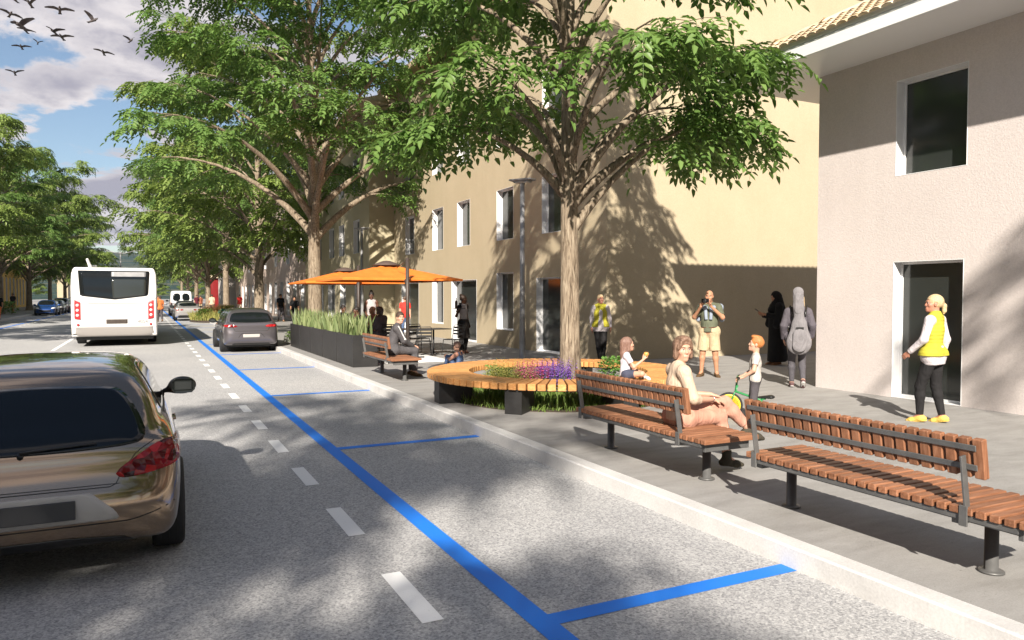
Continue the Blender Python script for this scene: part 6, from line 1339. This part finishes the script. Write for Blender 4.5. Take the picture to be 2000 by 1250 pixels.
        c = copy_tree(w0); c.location = (x, y, z); c.rotation_euler.z = R(rz); c.scale = (s, s, s); c['label'] = l; c['group'] = 'people walking in the distance'
        for ch in c.children:
            k = ch.name.split('.')[0]
            if k in ('shirt', 'trousers'): ch.data = ch.data.copy(); ch.data.materials[0] = M[tm if k == 'shirt' else lm]
    w0['group'] = 'people walking in the distance'
def bike():
    q = 1.17 / 1.75; root = empty('balance_bike', (7.50, 7.66, PZ), R(46)); tag(root, 'green balance bike with yellow wheels held by the ginger haired boy', 'balance bike')
    for y, r in ((.34, .18), (-.24, .105)):
        t = MB(); n = 28; t.tube([(0, y + (r - .018) * math.cos(2 * math.pi * k / n), r + (r - .018) * math.sin(2 * math.pi * k / n)) for k in range(n + 1)], .018, 8, False); w = t.build('wheel', 'rubber', root)
        s = MB(); s.lathe([(.0, -.026), (.03, -.024), (.03, .024), (0, .026)], 14, (0, y, r), 'x'); s.lathe([(r - .048, -.012), (r - .028, -.014), (r - .028, .014), (r - .048, .012), (r - .048, -.012)], 28, (0, y, r), 'x')
        for k in range(10): a = 2 * math.pi * k / 10; s.box((0, y + r * .44 * math.cos(a), r + r * .44 * math.sin(a)), (.016, r * .6, .022), Matrix.Rotation(a, 3, 'X'), .003)
        s.build('rim', 'bike_yellow', w)
    f = MB(); f.tube([(0, .235, .46), (0, .25, .37), (0, -.06, .27), (0, -.24, .12)], .016, 8); f.tube([(0, -.06, .27), (0, -.14, .29)], .014, 8); f.tube([(.035, -.24, .105), (.035, -.10, .25)], .009, 6); f.tube([(-.035, -.24, .105), (-.035, -.10, .25)], .009, 6); f.build('frame', 'bike_green', root)
    k = MB(); k.tube([(.04, .34, .18), (.035, .27, .36), (0, .25, .39)], .010, 8); k.tube([(-.04, .34, .18), (-.035, .27, .36), (0, .25, .39)], .010, 8); k.tube([(0, .26, .36), (0, .235, .565)], .014, 8); k.tube([(-.16, .215, .575), (-.06, .235, .575), (.06, .235, .575), (.16, .215, .575)], .011, 8); h = k.build('fork', 'bike_green', root)
    for s in (-1, 1): MB().tube([(s * .10, .226, .575), (s * .175, .212, .575)], .017, 8).build('grip', 'trim_black', h)
    g = Sdf(.03); g.cap((0, -.20, .315), (0, -.06, .305), .058, .028, (0, 0, 1), .5); g.build('saddle', 'trim_black', .008, root)
build_people()
# ------------------------------------------------------------------ birds
def build_birds():
    def bird_mesh(flap, twist):
        G = Sdf(.02); G.cap((0, -.09, 0), (0, .08, .0), .030, .040); G.ell((0, .145, .012), (.022, .030, .022)); G.cap((0, .165, .01), (0, .19, .006), .008, .003); V = []; F = []
        body = G.mesh('body', .009); w = MB()
        for s, fl in ((-1, flap), (1, flap + twist)):
            a, b = R(fl), R(fl - 18); st = [(0.02, .07, -.05, .012), (.13, .085, -.06, .010), (.24, .06, -.055, .006), (.34, .0, -.06, .003)]; x = z = 0; rows = []; px = 0
            for i, (sx, le, te, th) in enumerate(st):
                an = a if i < 2 else b; dx = sx - px; x += dx * math.cos(an); z += dx * math.sin(an); px = sx
                rows.append([w.bm.verts.new((s * x, le, z + .01)), w.bm.verts.new((s * x, (le + te) / 2, z + .01 + th)), w.bm.verts.new((s * x, te, z + .01)), w.bm.verts.new((s * x, (le + te) / 2, z + .01 - th))])
            for i in range(3):
                for k in range(4): w.bm.faces.new((rows[i][k], rows[i][(k + 1) % 4], rows[i + 1][(k + 1) % 4], rows[i + 1][k]))
            w.bm.faces.new(rows[0]); w.bm.faces.new(rows[3])
        t = MB(); t.prism([(-.018, -.07), (.018, -.07), (.045, -.19), (-.045, -.19)], -.006, .006)
        return body, w.mesh('wings'), t.mesh('tail')
    kinds = [bird_mesh(32, 4), bird_mesh(14, 8), bird_mesh(52, -6)]
    for a in kinds:
        a[0].materials.append(M['feather']); a[1].materials.append(M['feather']); a[2].materials.append(M['feather'])
    f = 1454.0; yw, pt = R(26.24), R(1.89); fw = Vector((math.sin(yw) * math.cos(pt), math.cos(yw) * math.cos(pt), -math.sin(pt))); rt = Vector((math.cos(yw), -math.sin(yw), 0)); up = rt.cross(fw)
    # places in the air, metres: a loose flock about 15 to 22 m off
    B = BIRDS
    for i, (x, y, z, k, rz, pale, l) in enumerate(B):
        root = empty('bird', (x, y, z), R(rz)); root.scale = (1, 1, 1); root.rotation_euler = (R(12), R(6 if i % 2 else -8), R(rz)); tag(root, l, 'bird', 'flock of birds against the clouds')
        b = link('body', kinds[k][0], None, root); link('wings', kinds[k][1], None, root); link('tail', kinds[k][2], None, root)
BIRDS = [(-3.63, 28.9, 11.38, 0, 150, False, 'bird cut by the top frame edge, leftmost of the two at the edge'), (-2.65, 23.89, 9.67, 2, 170, False, 'bird near the top edge right of the cut one, wings raised'), (-3.58, 27.57, 10.47, 1, 200, False, 'bird at the left frame edge below the top pair'), (-2.31, 19.19, 7.64, 0, 140, False, 'large dark bird with broad wings at the left of the flock'), (-3.69, 31.9, 11.32, 1, 160, False, 'small bird tucked right under the large dark one'), (-1.86, 22.6, 9.2, 1, 185, True, 'bird gliding high with a pale body right of the top pair'), (-2.39, 26.96, 9.94, 0, 150, False, 'upper of the two overlapping birds in the flock middle'), (-2.17, 26.85, 9.77, 1, 165, False, 'lower of the two overlapping birds in the flock middle'), (-5.41, 51.87, 16.63, 2, 190, False, 'smallest faint bird below the flock middle'), (-4.06, 33.83, 11.26, 1, 175, False, 'bird gliding below the large dark one'), (-1.31, 26.45, 10.28, 2, 230, True, 'pale winged bird apart to the right of the flock'), (-0.39, 36.28, 12.78, 2, 210, False, 'bird nearest to the tree crown, one wing raised'), (-1.14, 29.04, 10.08, 1, 170, False, 'bird gliding alone low right in the flock'), (-4.3, 33.91, 10.27, 0, 180, False, 'lowest bird of the flock near the left edge')]
build_birds()
# ------------------------------------------------------------------ the air between here and the hills
def build_haze():
    m = bpy.data.materials.new('haze'); m.use_nodes = True; nt = m.node_tree; nt.nodes.clear(); o = nt.nodes.new('ShaderNodeOutputMaterial'); v = nt.nodes.new('ShaderNodeVolumePrincipled')
    v.inputs['Color'].default_value = (.55, .70, .95, 1); v.inputs['Density'].default_value = .00013; v.inputs['Anisotropy'].default_value = .3; nt.links.new(v.outputs[0], o.inputs['Volume'])
    tag(MB().b(-1700, 1700, -180, 2400, -2.0, 190).build('haze', m), kind='stuff')
build_haze()
